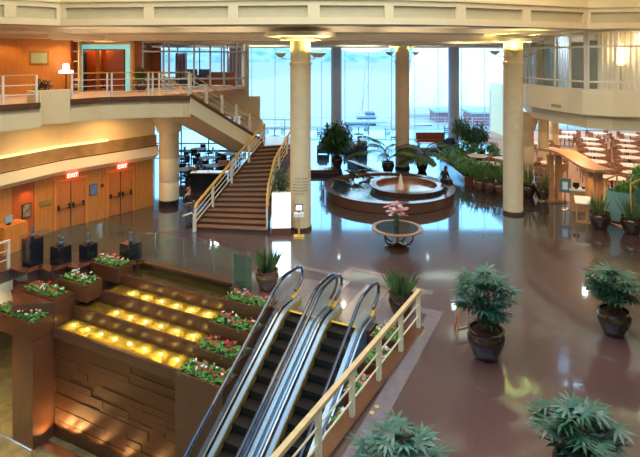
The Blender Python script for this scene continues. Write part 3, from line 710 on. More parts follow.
# soffits stepping down behind the fascia
def off_line(dy): return [(x, y + dy) for x, y in FN[2:11]]
mb = MB()
back = [(34, 54), (17.7, 54), (17.7, 48.2), (-24, 48.2)]
mb.prism([(-24, 19)] + off_line(.3)[0:] + [(34, 20)] + [(34, 27)] + off_line(3.0)[::-1] + [(-24, 24)], 8.8, 9.1)
struct(mb.build('ceiling', M['ceil']))
mb = MB(); mb.prism([(-24, 22.4)] + off_line(2.2) + [(34, 24)] + [(34, 30)] + off_line(5.2)[::-1] + [(-24, 26)], 8.62, 8.9)
struct(mb.build('trim_11', M['ceil']), 'middle step of the lobby ceiling', 'ceiling step')
mb = MB(); mb.prism([(-24, 24.4)] + off_line(4.2) + [(34, 28)] + back, 8.42, 8.75)
struct(mb.build('trim_12', M['ceil']), 'lowest flat part of the lobby ceiling', 'ceiling')
mb = MB()
for dy in (4.4, 8.5, 13, 18): mb.strip([(x, y + dy) for x, y in FN[2:11]], 8.34, 8.42, .25)
struct(mb.build('trim_13', M['cream2']), 'thin ribs under the lobby ceiling', 'ceiling rib')
# atrium shell behind and above the camera, with a skylight
mb = MB(); mb.box(-24, 34, -6.3, -6, 0, 14.3); struct(mb.build('wall_back', M['cream']))
mb = MB(); mb.box(-24, 34, -6, -1, 14, 14.3); mb.box(-24, 34, 17, 32, 14, 14.3); mb.box(-24, -9, -1, 17, 14, 14.3); mb.box(9, 34, -1, 17, 14, 14.3)
struct(mb.build('ceiling_atrium', M['cream']))
mb = MB()
for k in range(7): mb.box(-9 + 3 * k - .06, -9 + 3 * k + .06, -1, 17, 14, 14.25)
for k in range(7): mb.box(-9, 9, -1 + 3 * k - .06, -1 + 3 * k + .06, 14, 14.25)
o = struct(mb.build('window_1', M['railwhite'])); MB().box(-9, 9, -1, 17, 14.26, 14.28).build('pane', M['glassw'], o)

# ------------------------------------------------------------------ left: doors wall, bulkhead, mezzanine
WL = [(-16.8, -4), (-15.2, 12), (-12.55, 20.1), (-11.5, 22.6), (-10.1, 24.4), (-8.5, 26.5)]
mb = MB(); mb.strip(WL, 0, 2.42, .3); mb.strip([(-8.5, 26.5), (-10.5, 29.5), (-17, 32), (-20, 42)], 0, 4.9, .3)
struct(mb.build('wall_left', M['wood']))
def woff(pts, k):
    out = []
    for i in range(len(pts)):
        a = Vector(pts[max(i - 1, 0)]); b = Vector(pts[min(i + 1, len(pts) - 1)]); d = (b - a).normalized(); out.append((pts[i][0] + d.y * k, pts[i][1] - d.x * k))
    return out
mb = MB(); A = woff(WL, .08); B = woff(WL, .45)
n = len(WL)
vs = [(p[0], p[1], 2.38) for p in A] + [(p[0], p[1], 2.62) for p in B] + [(p[0], p[1], 3.1) for p in B] + [(p[0], p[1], 3.1) for p in woff(WL, -.3)]
fs = [(r * n + i, r * n + i + 1, (r + 1) * n + i + 1, (r + 1) * n + i) for r in range(3) for i in range(n - 1)]
fs += [(n - 1, 2 * n - 1, 3 * n - 1, 4 * n - 1)]
mb.add(vs, fs); struct(mb.build('trim_14', M['cream2']), 'cream bulkhead above the exit doors', 'bulkhead')
mb = MB(); mb.strip(woff(WL, .3), 3.1, 3.62, .2); struct(mb.build('trim_15', M['olive']), 'glossy olive band above the bulkhead', 'band')
mb = MB(); mb.strip(woff(WL[:5], .30), 3.62, 3.72, .12); struct(mb.build('trim_16', M['cove']), 'glowing cove light strip', 'light strip')
mb = MB(); mb.strip(woff(WL, .15), 3.62, 5.6, .2); struct(mb.build('wall_bulkhead', M['cream']))
mb = MB(); mb.strip(woff(WL, .46), 3.08, 3.12, .05); struct(mb.build('trim_17', M['woodtrim']), 'thin brown edge on the bulkhead', 'edge')
# door pairs
def wall_frame(px, inset=0):
    """position and heading on the doors wall below pixel column px"""
    k = (px - 320) / F
    for a, b in zip(WL[:-1], WL[1:]):
        if a[0] / a[1] <= k <= b[0] / b[1]:
            t = (k * a[1] - a[0]) / ((b[0] - a[0]) - k * (b[1] - a[1])); p = Vector((a[0] + (b[0] - a[0]) * t, a[1] + (b[1] - a[1]) * t, 0))
            return p, math.atan2(b[1] - a[1], b[0] - a[0])
for n_, (x0, x1) in enumerate(((56, 85), (108, 132))):
    p0, a = wall_frame((x0 + x1) / 2); pa, _ = wall_frame(x0); pb, _ = wall_frame(x1); W = (pb - pa).length; H = 2.06
    d = thing(f'door_{n_ + 1}', None, None, p0, a, kind='structure'); d['kind'] = 'structure'
    d['label'] = ['double wooden exit doors nearest the black cubes', 'double wooden exit doors nearest the flared column'][n_]; d['category'] = 'door'
    mb = MB(); mb.box(-W / 2 - .1, -W / 2, -.07, 0, 0, H + .1); mb.box(W / 2, W / 2 + .1, -.07, 0, 0, H + .1); mb.box(-W / 2, W / 2, -.07, 0, H, H + .1); mb.build('frame', M['woodor'], d)
    for s in (-1, 1):
        mb = MB(); a0, a1 = (-W / 2 + .02, -.015) if s < 0 else (.015, W / 2 - .02)
        mb.box(a0, a1, -.03, 0, .02, H - .02)
        for z0, z1 in ((.15, .92), (1.02, H - .15)): mb.box(a0 + .12, a1 - .12, -.042, -.03, z0, z1)
        l = mb.build('door_leaf', M['door'], d)
        MB().box(a0 + .05, a1 - .05, -.11, -.07, .94, .99).build('push_bar', M['door'], l)
        for xx in (a0 + .08, a1 - .08): MB().box(xx - .03, xx + .03, -.12, -.03, .86, 1.07).build('bar_bracket', M['dark'], l)
    MB().box(-.015, .015, -.05, 0, .02, H).build('door_gap', M['dark'], d)
    t = thing('exit_sign', ['red lit EXIT sign above the left pair of doors', 'red lit EXIT sign above the right pair of doors'][n_], 'sign', p0 + Vector((0, 0, 2.2)), a, 'red EXIT signs above the doors')
    MB().box(-.27, .27, -.2, -.09, 0, .22).build('housing', M['exitw'], t)
    text_mesh('EXIT', .24, 'lampw', 'lettering', t, Matrix.Translation((0, -.206, .11)) @ Matrix.Rotation(PI / 2, 4, 'X'))
    lamp('POINT', p0 + Vector((.45, -.35, 2.15)), 5, (1, .15, .05), .08)
def on_wall(name, label, cat, px, z, w, h, face, frame=None, frw=.03, wf=wall_frame, th=.04):
    p, a = wf(px); t = thing(name, label, cat, p + Vector((0, 0, z)), a)
    MB().box(-w / 2, w / 2, -th - .005, -.005, -h / 2, h / 2).build('frame' if frame else 'panel', M[frame or face], t)
    if frame: MB().box(-w / 2 + frw, w / 2 - frw, -th - .012, -th, -h / 2 + frw, h / 2 - frw).build('picture', M[face], t)
    return t
on_wall('notice', 'blue notice panel on the wood wall between the two door pairs', 'sign', 93, 1.45, .36, .5, 'bluesign', 'dark', .02)
on_wall('wall_plaque', 'small round-looking dark plaque right of the blue notice', 'plaque', 102, 1.55, .14, .16, 'woodtrim', 'dark', .02)
on_wall('nameplate', 'brass nameplate on the wood panel left of the exit doors', 'sign', 45, 1.35, .55, .22, 'brass')
on_wall('framed_picture', 'small dark framed picture under a spotlight in the red alcove', 'picture', 26, 1.25, .42, .58, 'artd', 'dark', .04)
mb = MB()
for px_ in (35, 54, 103, 106, 136): 
    p, a = wall_frame(px_); c, s = math.cos(a), math.sin(a)
    mb.box(-.03, .03, -.03, 0, 0, 2.42, lambda v: Vector((p.x + c * v.x - s * v.y, p.y + s * v.x + c * v.y, v.z)))
struct(mb.build('trim_18', M['woodor']), 'raised battens on the wood wall', 'batten')
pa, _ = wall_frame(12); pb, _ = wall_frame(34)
mb = MB(); d = (pb - pa).normalized(); nrm = Vector((d.y, -d.x, 0)) * .02; q = [pa, pb, pb + nrm, pa + nrm]; mb.prism([tuple(v[:2]) for v in q], .01, 2.40)  # the alcove's red light is put into this panel's wood colour
struct(mb.build('trim_19', M['woodred']), 'alcove wood panel coloured red for the red light on it', 'panel')
p, a = wall_frame(25); lamp('SPOT', p + Vector((.35 * math.sin(a), -.35 * math.cos(a), 2.35)), 30, (1, .45, .15), .05, spot=1.4, to=p + Vector((.05, -.05, .9)))
ct = thing('reception_counter', 'small wood counter with blue screen at the far left wall', 'counter', wall_frame(4)[0], wall_frame(4)[1])
MB().box(-.5, .5, -.7, -.02, 0, 1.05).build('counter_body', M['woodor'], ct); MB().box(-.3, .0, -.5, -.44, 1.12, 1.4).build('screen', M['roofb'], ct); MB().box(-.2, -.1, -.52, -.4, 1.05, 1.14).build('stand', M['dark'], ct)

# mezzanine slab
MZ = [(-13.9, -4), (-13.9, 11), (-10.95, 17.6), (-10.45, 18.9), (-9.95, 20.5), (-9.3, 21.4), (-7.5, 22.5), (-5.75, 22.8)]
MZ = [(-14.6, -4), (-14.6, 11), (-12.0, 17.2), (-10.35, 19.2), (-11.2, 20.0), (-9.95, 20.7), (-9.2, 21.8), (-7.4, 22.6), (-5.7, 22.9)]
rest = [(-7.35, 23.7), (-4.2, 29.0), (-5.2, 34), (-7, 48), (-24, 48), (-24, -4)]
mb = MB(); mb.prism(MZ + rest, 5.5, 5.8); struct(mb.build('floor_mezzanine', M['rfloor']))
mb = MB(); mb.strip(MZ, 4.92, 5.66, .35); mb.strip([(-5.7, 22.9), (-7.35, 23.7)], 4.92, 5.5, .2)
struct(mb.build('trim_20', M['cream']), 'cream fascia of the mezzanine', 'fascia')
mb = MB(); mb.strip(MZ[:4], 5.66, 5.86, -.08); mb.strip(MZ[5:], 5.66, 5.86, -.08); struct(mb.build('trim_21', M['woodtrim']), 'dark wood edge of the mezzanine floor', 'edge')
mb = MB(); mb.prism([(x, y) for x, y in MZ] + [(-7.35, 23.7), (-6.5, 29), (-12, 30), (-20, 25), (-20, -4)], 4.9, 4.94); struct(mb.build('ceiling_mezzanine', M['cream']))
mb = MB(); mb.strip([(-10.4, 19.25), (-11.15, 20.0), (-9.95, 20.75)], 5.5, 6.25, .15)
mb.strip(MZ[3:6], 4.92, 6.25, -.06); struct(mb.build('trim_22', M['cream']), 'solid cream parapet between the mezzanine railings', 'parapet')
railing('railing', 'mezzanine railing at the far upper left above the cream fascia', [(-12.0, 17.25, 5.8), (-10.42, 19.2, 5.8)], 1.08, 1.2, 2, 'woodrail', 'railwhite', .05, .07, double=True)
railing('railing', 'mezzanine railing in front of the turquoise framed doorway', [(-9.95, 20.75, 5.8), (-9.2, 21.85, 5.8), (-7.42, 22.65, 5.8), (-5.75, 22.95, 5.8)], 1.08, 1.55, 3, 'woodrail', 'railwhite', .05, .07, double=True)
# mezzanine back walls
mb = MB(); mb.strip([(-20, 19), (-14.9, 24), (-12.3, 25.6)], 5.8, 8.5, .2); struct(mb.build('wall_mezzanine_left', M['woodor']))
mb = MB(); mb.strip([(-12.3, 26.8), (-12.35, 27.3)], 5.8, 8.5, .1); mb.box(-12.6, -12.25, 25.6, 29.5, 5.8, 8.5); mb.box(-12.6, -9.0, 29.3, 29.5, 5.8, 8.5); mb.box(-9.75, -9.45, 27.25, 29.3, 5.8, 8.5)
struct(mb.build('wall_mezzanine_lobby', M['woodred']))
def mwall(px, A=(-14.9, 24), B=(-12.3, 25.6)):
    k = (px - 320) / F; t = (k * A[1] - A[0]) / ((B[0] - A[0]) - k * (B[1] - A[1])); return Vector((A[0] + (B[0] - A[0]) * t, A[1] + (B[1] - A[1]) * t, 0)), math.atan2(B[1] - A[1], B[0] - A[0])
on_wall('framed_painting', 'gilt-framed landscape painting on the orange wood wall of the mezzanine', 'painting', 39, 7.5 , .85, .68, 'art', 'gold', .09, wf=mwall)
p, a = mwall(39); lamp('SPOT', p + Vector((.3, -.9, 8.35 )), 16, (1, .72, .25), .08, spot=1.5, to=p + Vector((0, 0, 7.0)))
for px_, e in ((8, 30), (60, 45)): 
    p, a = mwall(px_); lamp('SPOT', p + Vector((.3, -.8, 8.35)), e, (1, .6, .22), .08, spot=1.8, to=p + Vector((0, 0, 6.5)))
tl = thing('table_lamp', 'lit white table lamp beside the turquoise framed doorway', 'lamp', Q(66, 24.6, 5.8))
MB().lathe([(.12, 1.0), (.1, 1.03), (.03, 1.06), (.03, 1.12)], n=14).build('lamp_base', M['white'], tl); MB().lathe([(.33, .98), (.33, 1.0), (.30, 1.12), (.001, 1.12)], n=16).build('tray', M['lampw'], tl)
MB().lathe([(.16, 1.12), (.13, 1.42), (.001, 1.42)], n=16).build('lamp_shade', M['lampw'], tl); MB().lathe([(.25, 0), (.22, .03), (.03, .06), (.03, .95), (.30, .98)], n=14).build('pedestal', M['dark'], tl)
lamp('POINT', Q(66, 24.3, 7.3), 12, (1, .8, .5), .15)
# dark plants and sofa glimpsed behind parapet
for i, (x, rr_, lb) in enumerate(((40, .24, 'dark low shrub on the mezzanine parapet, nearest the painting'), (48, .2, 'dark low shrub on the parapet between the painting and table lamp'))):
    t = thing('parapet_shrub', lb, 'plant', Q(x, 21.6, 5.8), 0, 'dark shrubs behind the cream parapet')
    MB().box(-.3, .3, -.15, .15, 0, .4).build('trough', M['dark'], t)
    bush_mesh(rr_ * 1.5, rr_, .3, .55, 220, .1, random.Random(i)).build('foliage', M['hairdark'], t)['kind'] = 'stuff'
# shelving frame left of portal
sh = thing('display_shelf', 'narrow white-framed display shelving left of the turquoise framed doorway', 'shelf', Q(75, 26.0, 5.8))
mb = MB(); w2 = .28
mb.box(-w2, -w2 + .07, -.15, .15, 0, 2.6); mb.box(w2 - .07, w2, -.15, .15, 0, 2.6)
for z in (0, .35, .62, 1.5, 2.0, 2.5): mb.box(-w2 + .07, w2 - .07, -.15, .15, z, z + .06)
mb.build('frame', M['cream2'], sh); MB().box(-w2 + .07, w2 - .07, .1, .15, .06, 2.5).build('back_panel', M['woodred'], sh)
# portal
po = thing('glowing_portal', 'doorway framed by a wide turquoise art-glass surround', 'doorway', Q(105.5, 26.9, 5.8))
hw = 1.33; gw = .25; ht = 2.40
mb = MB(); mb.box(-hw, -hw + gw, -.15, .15, 0, ht); mb.box(hw - gw, hw, -.15, .15, 0, ht); mb.box(-hw + gw, hw - gw, -.15, .15, ht - gw, ht); mb.build('glass_surround', M['cyan'], po)
mb = MB(); mb.box(-hw - .12, -hw, -.17, .17, 0, ht + .12); mb.box(hw, hw + .12, -.17, .17, 0, ht + .12); mb.box(-hw, hw, -.17, .17, ht, ht + .12); mb.build('outer_frame', M['tanrail'], po)
mb = MB(); mb.box(-hw + gw, -hw + gw + .05, -.17, .17, 0, ht - gw); mb.box(hw - gw - .05, hw - gw, -.17, .17, 0, ht - gw); mb.box(-hw + gw + .05, hw - gw - .05, -.17, .17, ht - gw - .05, ht - gw)
mb.build('inner_frame', M['dark'], po)
mb = MB(); mb.box(-.45, .5, 1.2, 1.3, 0, 2.1); mb.build('inner_door', M['woodred'], po)
MB().box(-.85, -.65, .8, 1.0, 0, 2.1).build('inner_post', M['woodor'], po)
lamp('POINT', Q(105, 28.0, 8.1), 25, (1, .5, .2), .2)
# window grid of the mezzanine lounge
def glazed(name, label, pts, z0, z1, vx, hz, fr='railwhite', t=.07, glass='glassw', lab=None):
    """a glazed screen along a plan polyline, mullions at distances vx, transoms at heights hz"""
    root = thing(name, None, None, (pts[0][0], pts[0][1], 0)); root['kind'] = 'structure'
    if label: root['label'] = label; root['category'] = 'window'
    o = Vector((pts[0][0], pts[0][1], 0)); PP = [Vector((p[0], p[1], 0)) - o for p in pts]; mb = MB()
    for h in [z0 + t / 2, z1 - t / 2] + list(hz):
        for a, b in zip(PP[:-1], PP[1:]): mb.beam(a + Vector((0, 0, h)), b + Vector((0, 0, h)), t, t)
    for v in vx:
        s = v
        for a, b in zip(PP[:-1], PP[1:]):
            l = (b - a).length
            if s <= l + 1e-6: break
            s -= l
        p = a + (b - a) * min(s / l, 1); mb.beam(p + Vector((0, 0, z0)), p + Vector((0, 0, z1)), t, t)
    mb.build('frame', M[fr], root)
    g_ = MB()
    for a, b in zip(PP[:-1], PP[1:]): g_.beam(a + Vector((0, 0, (z0 + z1) / 2)), b + Vector((0, 0, (z0 + z1) / 2)), .012, z1 - z0 - t)
    g_.build('pane', M[glass], root); return root
def seglen(pts): return sum((Vector(b) - Vector(a)).length for a, b in zip(pts[:-1], pts[1:]))
G1 = [tuple(Q(133, 27.3)[:2]), tuple(Q(190, 29)[:2]), tuple(Q(249, 29.6)[:2])]; T1 = seglen(G1)
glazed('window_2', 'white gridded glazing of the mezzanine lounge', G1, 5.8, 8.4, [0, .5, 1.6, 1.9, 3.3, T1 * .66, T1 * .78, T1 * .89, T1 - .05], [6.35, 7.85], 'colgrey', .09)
mb = MB(); mb.strip(G1[1:] + [(-7.2, 48)], 4.2, 5.5, .25); mb.strip([G1[2], (-7.2, 48)], 5.5, 8.5, .25); mb.box(-4.75, -3.6, 31.0, 31.4, 2.95, 5.2); struct(mb.build('wall_lounge', M['cream2']))
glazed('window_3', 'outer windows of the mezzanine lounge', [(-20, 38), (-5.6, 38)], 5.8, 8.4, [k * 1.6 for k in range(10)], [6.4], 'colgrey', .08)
cu = MB()
def curtain(x0, x1, y, z0, z1, amp=.06, pl=.22, fr=None):
    mb = MB(); n = int((x1 - x0) / pl * 6); vs = []
    for i in range(n + 1):
        x = x0 + (x1 - x0) * i / n; yy = y + amp * math.sin(2 * PI * (x - x0) / pl)
        for q in (0, .015): vs += [(x, yy + q, z0), (x, yy + q, z1)]
    fs = []
    for i in range(n): a = i * 4; b = a + 4; fs += [(a, b, b + 1, a + 1), (a + 2, a + 3, b + 3, b + 2)]
    if fr: vs = [tuple(fr(Vector(v))) for v in vs]
    return mb.add(vs, fs)
tag(curtain(-5.9, -5.0, 33, 5.8, 8.35).build('curtain', M['curtainp']), 'mauve curtain at the right end of the mezzanine lounge', 'curtain', 'curtains of the mezzanine lounge')
tag(curtain(-8.9, -8.2, 32, 5.8, 7.8).build('curtain', M['curtainp']), 'mauve curtain left of the bright lounge window', 'curtain', 'curtains of the mezzanine lounge')
ls = thing('sofa', 'orange-brown sofa inside the glazed mezzanine lounge', 'sofa', (-5.9, 31.2, 5.8), .1)
MB().box(-.7, .7, -.35, .35, .1, .42).build('seat', M['leather'], ls); MB().box(-.7, .7, .3, .45, .1, .85).build('backrest', M['leather'], ls); MB().box(-.82, -.7, -.35, .45, 0, .6).build('armrest', M['leather'], ls); MB().box(.7, .82, -.35, .45, 0, .6).build('armrest', M['leather'], ls)
for i, x in enumerate((-8.1, -7.3)):
    c_ = thing('armchair', ['left', 'right'][i] + ' navy armchair inside the glazed mezzanine lounge', 'armchair', (x, 32.2, 5.8), -.2, 'navy armchairs in the mezzanine lounge')
    MB().box(-.35, .35, -.35, .35, .1, .45).build('seat', M['navy'], c_); MB().box(-.35, .35, .28, .42, .1, 1.0).build('backrest', M['navy'], c_); 
    for s in (-1, 1): MB().box(s * .4 - .06, s * .4 + .06, -.35, .4, 0, .65).build('armrest', M['navy'], c_)
tree('small green potted plant beside the right edge of the turquoise doorway', Q(141, 26.2, 5.8), .28, .4, 1.4, .4, 61, n=350, ls=.16)
mb = MB(); 
dl = [(Q(52, 22.5, 8.62), 'above the left end of the mezzanine'), (Q(190, 23.6, 8.62), 'above the top of the stairs')]
for p, s in dl:
    t = thing('downlight', 'round recessed downlight in the ceiling ' + s, 'lamp', p, 0, 'ceiling downlights'); 
    MB().lathe([(.001, -.02), (.16, -.02), (.16, -.005), (.001, -.005)], n=16).build('lens', M['lamp'], t); MB().lathe([(.16, -.03), (.2, -.03), (.2, 0), (.16, 0)], n=16).build('trim_ring', M['cream2'], t)
    lamp('SPOT', p + Vector((0, 0, -.1)), 120, (1, .75, .4), .1, spot=2.2, to=p + Vector((0, 0, -3)))

# ------------------------------------------------------------------ stairs
NS = 18
Lc = [(-5.46, 22.75), (-2.95, 27.5)]; Rc = [(-2.25, 22.3), (-2.36, 23.4), (-2.22, 25.3), (-1.62, 27.3), (-1.25, 28.1)]
def lerp_poly(pts, t):
    tot = seglen(pts); s = t * tot
    for a, b in zip(pts[:-1], pts[1:]):
        a, b = Vector(a), Vector(b); l = (b - a).length
        if s <= l + 1e-6: return a + (b - a) * (s / l)
        s -= l
    return Vector(pts[-1])
stc = thing('staircase', 'broad brown stone staircase rising to a landing and turning back to the mezzanine', 'stairs', (-3.7, 22.6, 0))
so = Vector((-3.7, 22.6, 0))
H1 = 2.9
tr = MB(); ri = MB()
for i in range(NS):
    a, b = lerp_poly(Lc, i / NS), lerp_poly(Rc, i / NS); a2, b2 = lerp_poly(Lc, (i + 1) / NS), lerp_poly(Rc, (i + 1) / NS)
    z = H1 * (i + 1) / NS; nose = (a - a2).normalized() * .035
    q = [(a + nose - so.xy)[:], (b + nose - so.xy)[:], (b2 - so.xy)[:], (a2 - so.xy)[:]]
    tr.prism(q, z - .05, z)
    q = [(a - so.xy)[:], (b - so.xy)[:], (b2 - so.xy)[:], (a2 - so.xy)[:]]; ri.prism(q, max(0, z - .45), z - .05)
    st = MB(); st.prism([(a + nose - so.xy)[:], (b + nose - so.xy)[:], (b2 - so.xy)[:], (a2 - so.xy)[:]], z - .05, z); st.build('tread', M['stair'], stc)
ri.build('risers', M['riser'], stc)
def stringer(pts, z0, z1, th, dn, upz, m, name):
    n = 16; mb = MB()
    for k in range(n):
        a, b = lerp_poly(pts, k / n) - so.xy, lerp_poly(pts, (k + 1) / n) - so.xy; za, zb = z0 + (z1 - z0) * k / n, z0 + (z1 - z0) * (k + 1) / n
        d = (b - a).normalized(); nn = Vector((-d.y, d.x)) * th
        vs = []
        for p, zz in ((a, za), (b, zb)):
            for q in (p, p + nn): vs += [(q.x, q.y, max(zz - dn, -.0 if z0 < 1 else -9)), (q.x, q.y, zz + upz)]
        mb.add(vs, [(0, 1, 3, 2), (4, 6, 7, 5), (0, 4, 5, 1), (2, 3, 7, 6), (1, 5, 7, 3), (0, 2, 6, 4)])
    return mb.build(name, M[m], stc)
stringer(Lc, .12, 3.0, .12, .5, .12, 'woodtrim', 'stringer'); stringer(Rc, .12, 3.0, -.12, .5, .12, 'woodtrim', 'stringer')
lp = [(-2.95, 27.5), (-1.25, 28.1), (-1.1, 30.4), (-5.0, 30.9), (-5.0, 29.0), (-3.1, 28.2)]
MB().prism([(x - so.x, y - so.y) for x, y in lp], 2.6, 2.9).build('landing', M['stair'], stc)
MB().prism([(x - so.x, y - so.y) for x, y in [(-2.0, 28.2), (-1.4, 28.3), (-1.4, 29.5), (-2.2, 29.5)]], 0, 2.6).build('landing_support', M['cream'], stc)
UR = [(-5.72, 22.85), (-3.1, 28.1)]; UL = [(-7.35, 23.65), (-4.75, 28.9)]
for i in range(NS):
    a, b = lerp_poly(UR, i / NS) - so.xy, lerp_poly(UL, i / NS) - so.xy; a2, b2 = lerp_poly(UR, (i + 1) / NS) - so.xy, lerp_poly(UL, (i + 1) / NS) - so.xy
    z = 5.8 - 2.9 * (i + 1) / (NS)
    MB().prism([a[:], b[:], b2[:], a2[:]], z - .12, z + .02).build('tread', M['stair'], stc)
# sloped slab with side faces (upper flight)
def slope_slab(A, B, zt0, zt1, th, name, m, ext=0):
    mb = MB(); vs = []
    for p, zt in ((A[0], zt0), (B[0], zt0), (B[1], zt1), (A[1], zt1)): vs.append((p[0] - so.x, p[1] - so.y, zt)); 
    vs2 = [(v[0], v[1], v[2] - th) for v in vs]
    mb.add(vs + vs2, [(0, 1, 2, 3), (7, 6, 5, 4), (0, 4, 5, 1), (1, 5, 6, 2), (2, 6, 7, 3), (3, 7, 4, 0)]); return mb.build(name, M[m], stc)
slope_slab((UR[0], UR[1]), (UL[0], UL[1]), 5.5, 2.75, .42, 'flight_soffit', 'cream')
def side_plate(A, z0, z1, up, dn, th, name, m):
    a, b = Vector(A[0]) - so.xy, Vector(A[1]) - so.xy; d = (b - a).normalized(); nn = Vector((d.y, -d.x)) * th; mb = MB(); vs = []
    for p, zz in ((a, z0), (b, z1)):
        for q in (p, p + nn): vs += [(q.x, q.y, zz - dn), (q.x, q.y, zz + up)]
    mb.add(vs, [(0, 1, 3, 2), (4, 6, 7, 5), (0, 4, 5, 1), (2, 3, 7, 6), (1, 5, 7, 3), (0, 2, 6, 4)]); mb.build(name, M[m], stc)
side_plate(UR, 5.8, 2.95, .06, .74, .06, 'side_panel', 'cream2'); side_plate(UR, 5.92, 3.07, .0, .16, .09, 'edge_trim', 'woodtrim')
side_plate(UL, 5.8, 2.95, .08, .74, -.06, 'side_panel', 'cream2')
def r3(pts2, z0, z1, n, inset=0):
    return [(*lerp_poly(pts2, k / n)[:], z0 + (z1 - z0) * k / n) for k in range(n + 1)]
railing('stair_railing', 'stair railing with yellow-gold handrail on the left of the lower flight', [(-5.4, 22.45, 0), (-5.4, 22.8, .12)] + r3([(-5.4, 22.8), (-2.92, 27.45)], .18, 3.02, 2)[1:], 1.0, 1.45, 3, 'goldrail', 'railwhite', .10, .09, midr=.022)
railing('stair_railing', 'curved stair railing with yellow-gold handrail on the right of the lower flight', r3([(-2.28, 22.35)] + Rc[1:], .12, 3.0, 10), .98, 1.45, 3, 'goldrail', 'railwhite', .10, .09, midr=.022)
railing('stair_railing', 'stair railing with wood handrail on the near side of the upper flight', [(-5.75, 22.9, 5.85), (-3.12, 28.05, 3.1)], 1.0, 1.25, 3, 'woodrail', 'railwhite', .06, .10)
railing('stair_railing', 'stair railing on the far side of the upper flight', [(-7.35, 23.65, 5.85), (-4.8, 28.85, 3.1)], 1.0, 1.5, 3, 'goldrail', 'railwhite', .06, .06)
railing('landing_railing', 'thin railing along the back of the stair landing before the windows', [(-4.95, 30.8, 2.9), (-1.15, 30.3, 2.9), (-1.25, 28.3, 2.9)], 1.0, 1.3, 1, 'woodrail', 'railwhite', .04, .04)
nw = thing('newel_scroll', 'white scrolled end of the left stair railing beside the standing person', 'stair newel', (-5.45, 22.40, 0))
mb = MB(); mb.tube([(0, 0, 0), (0, 0, .75), (-.06, -.1, .86), (-.3, -.25, .80), (-.42, -.15, .74)], .035, 8); mb.build('scroll', M['railwhite'], nw, True)

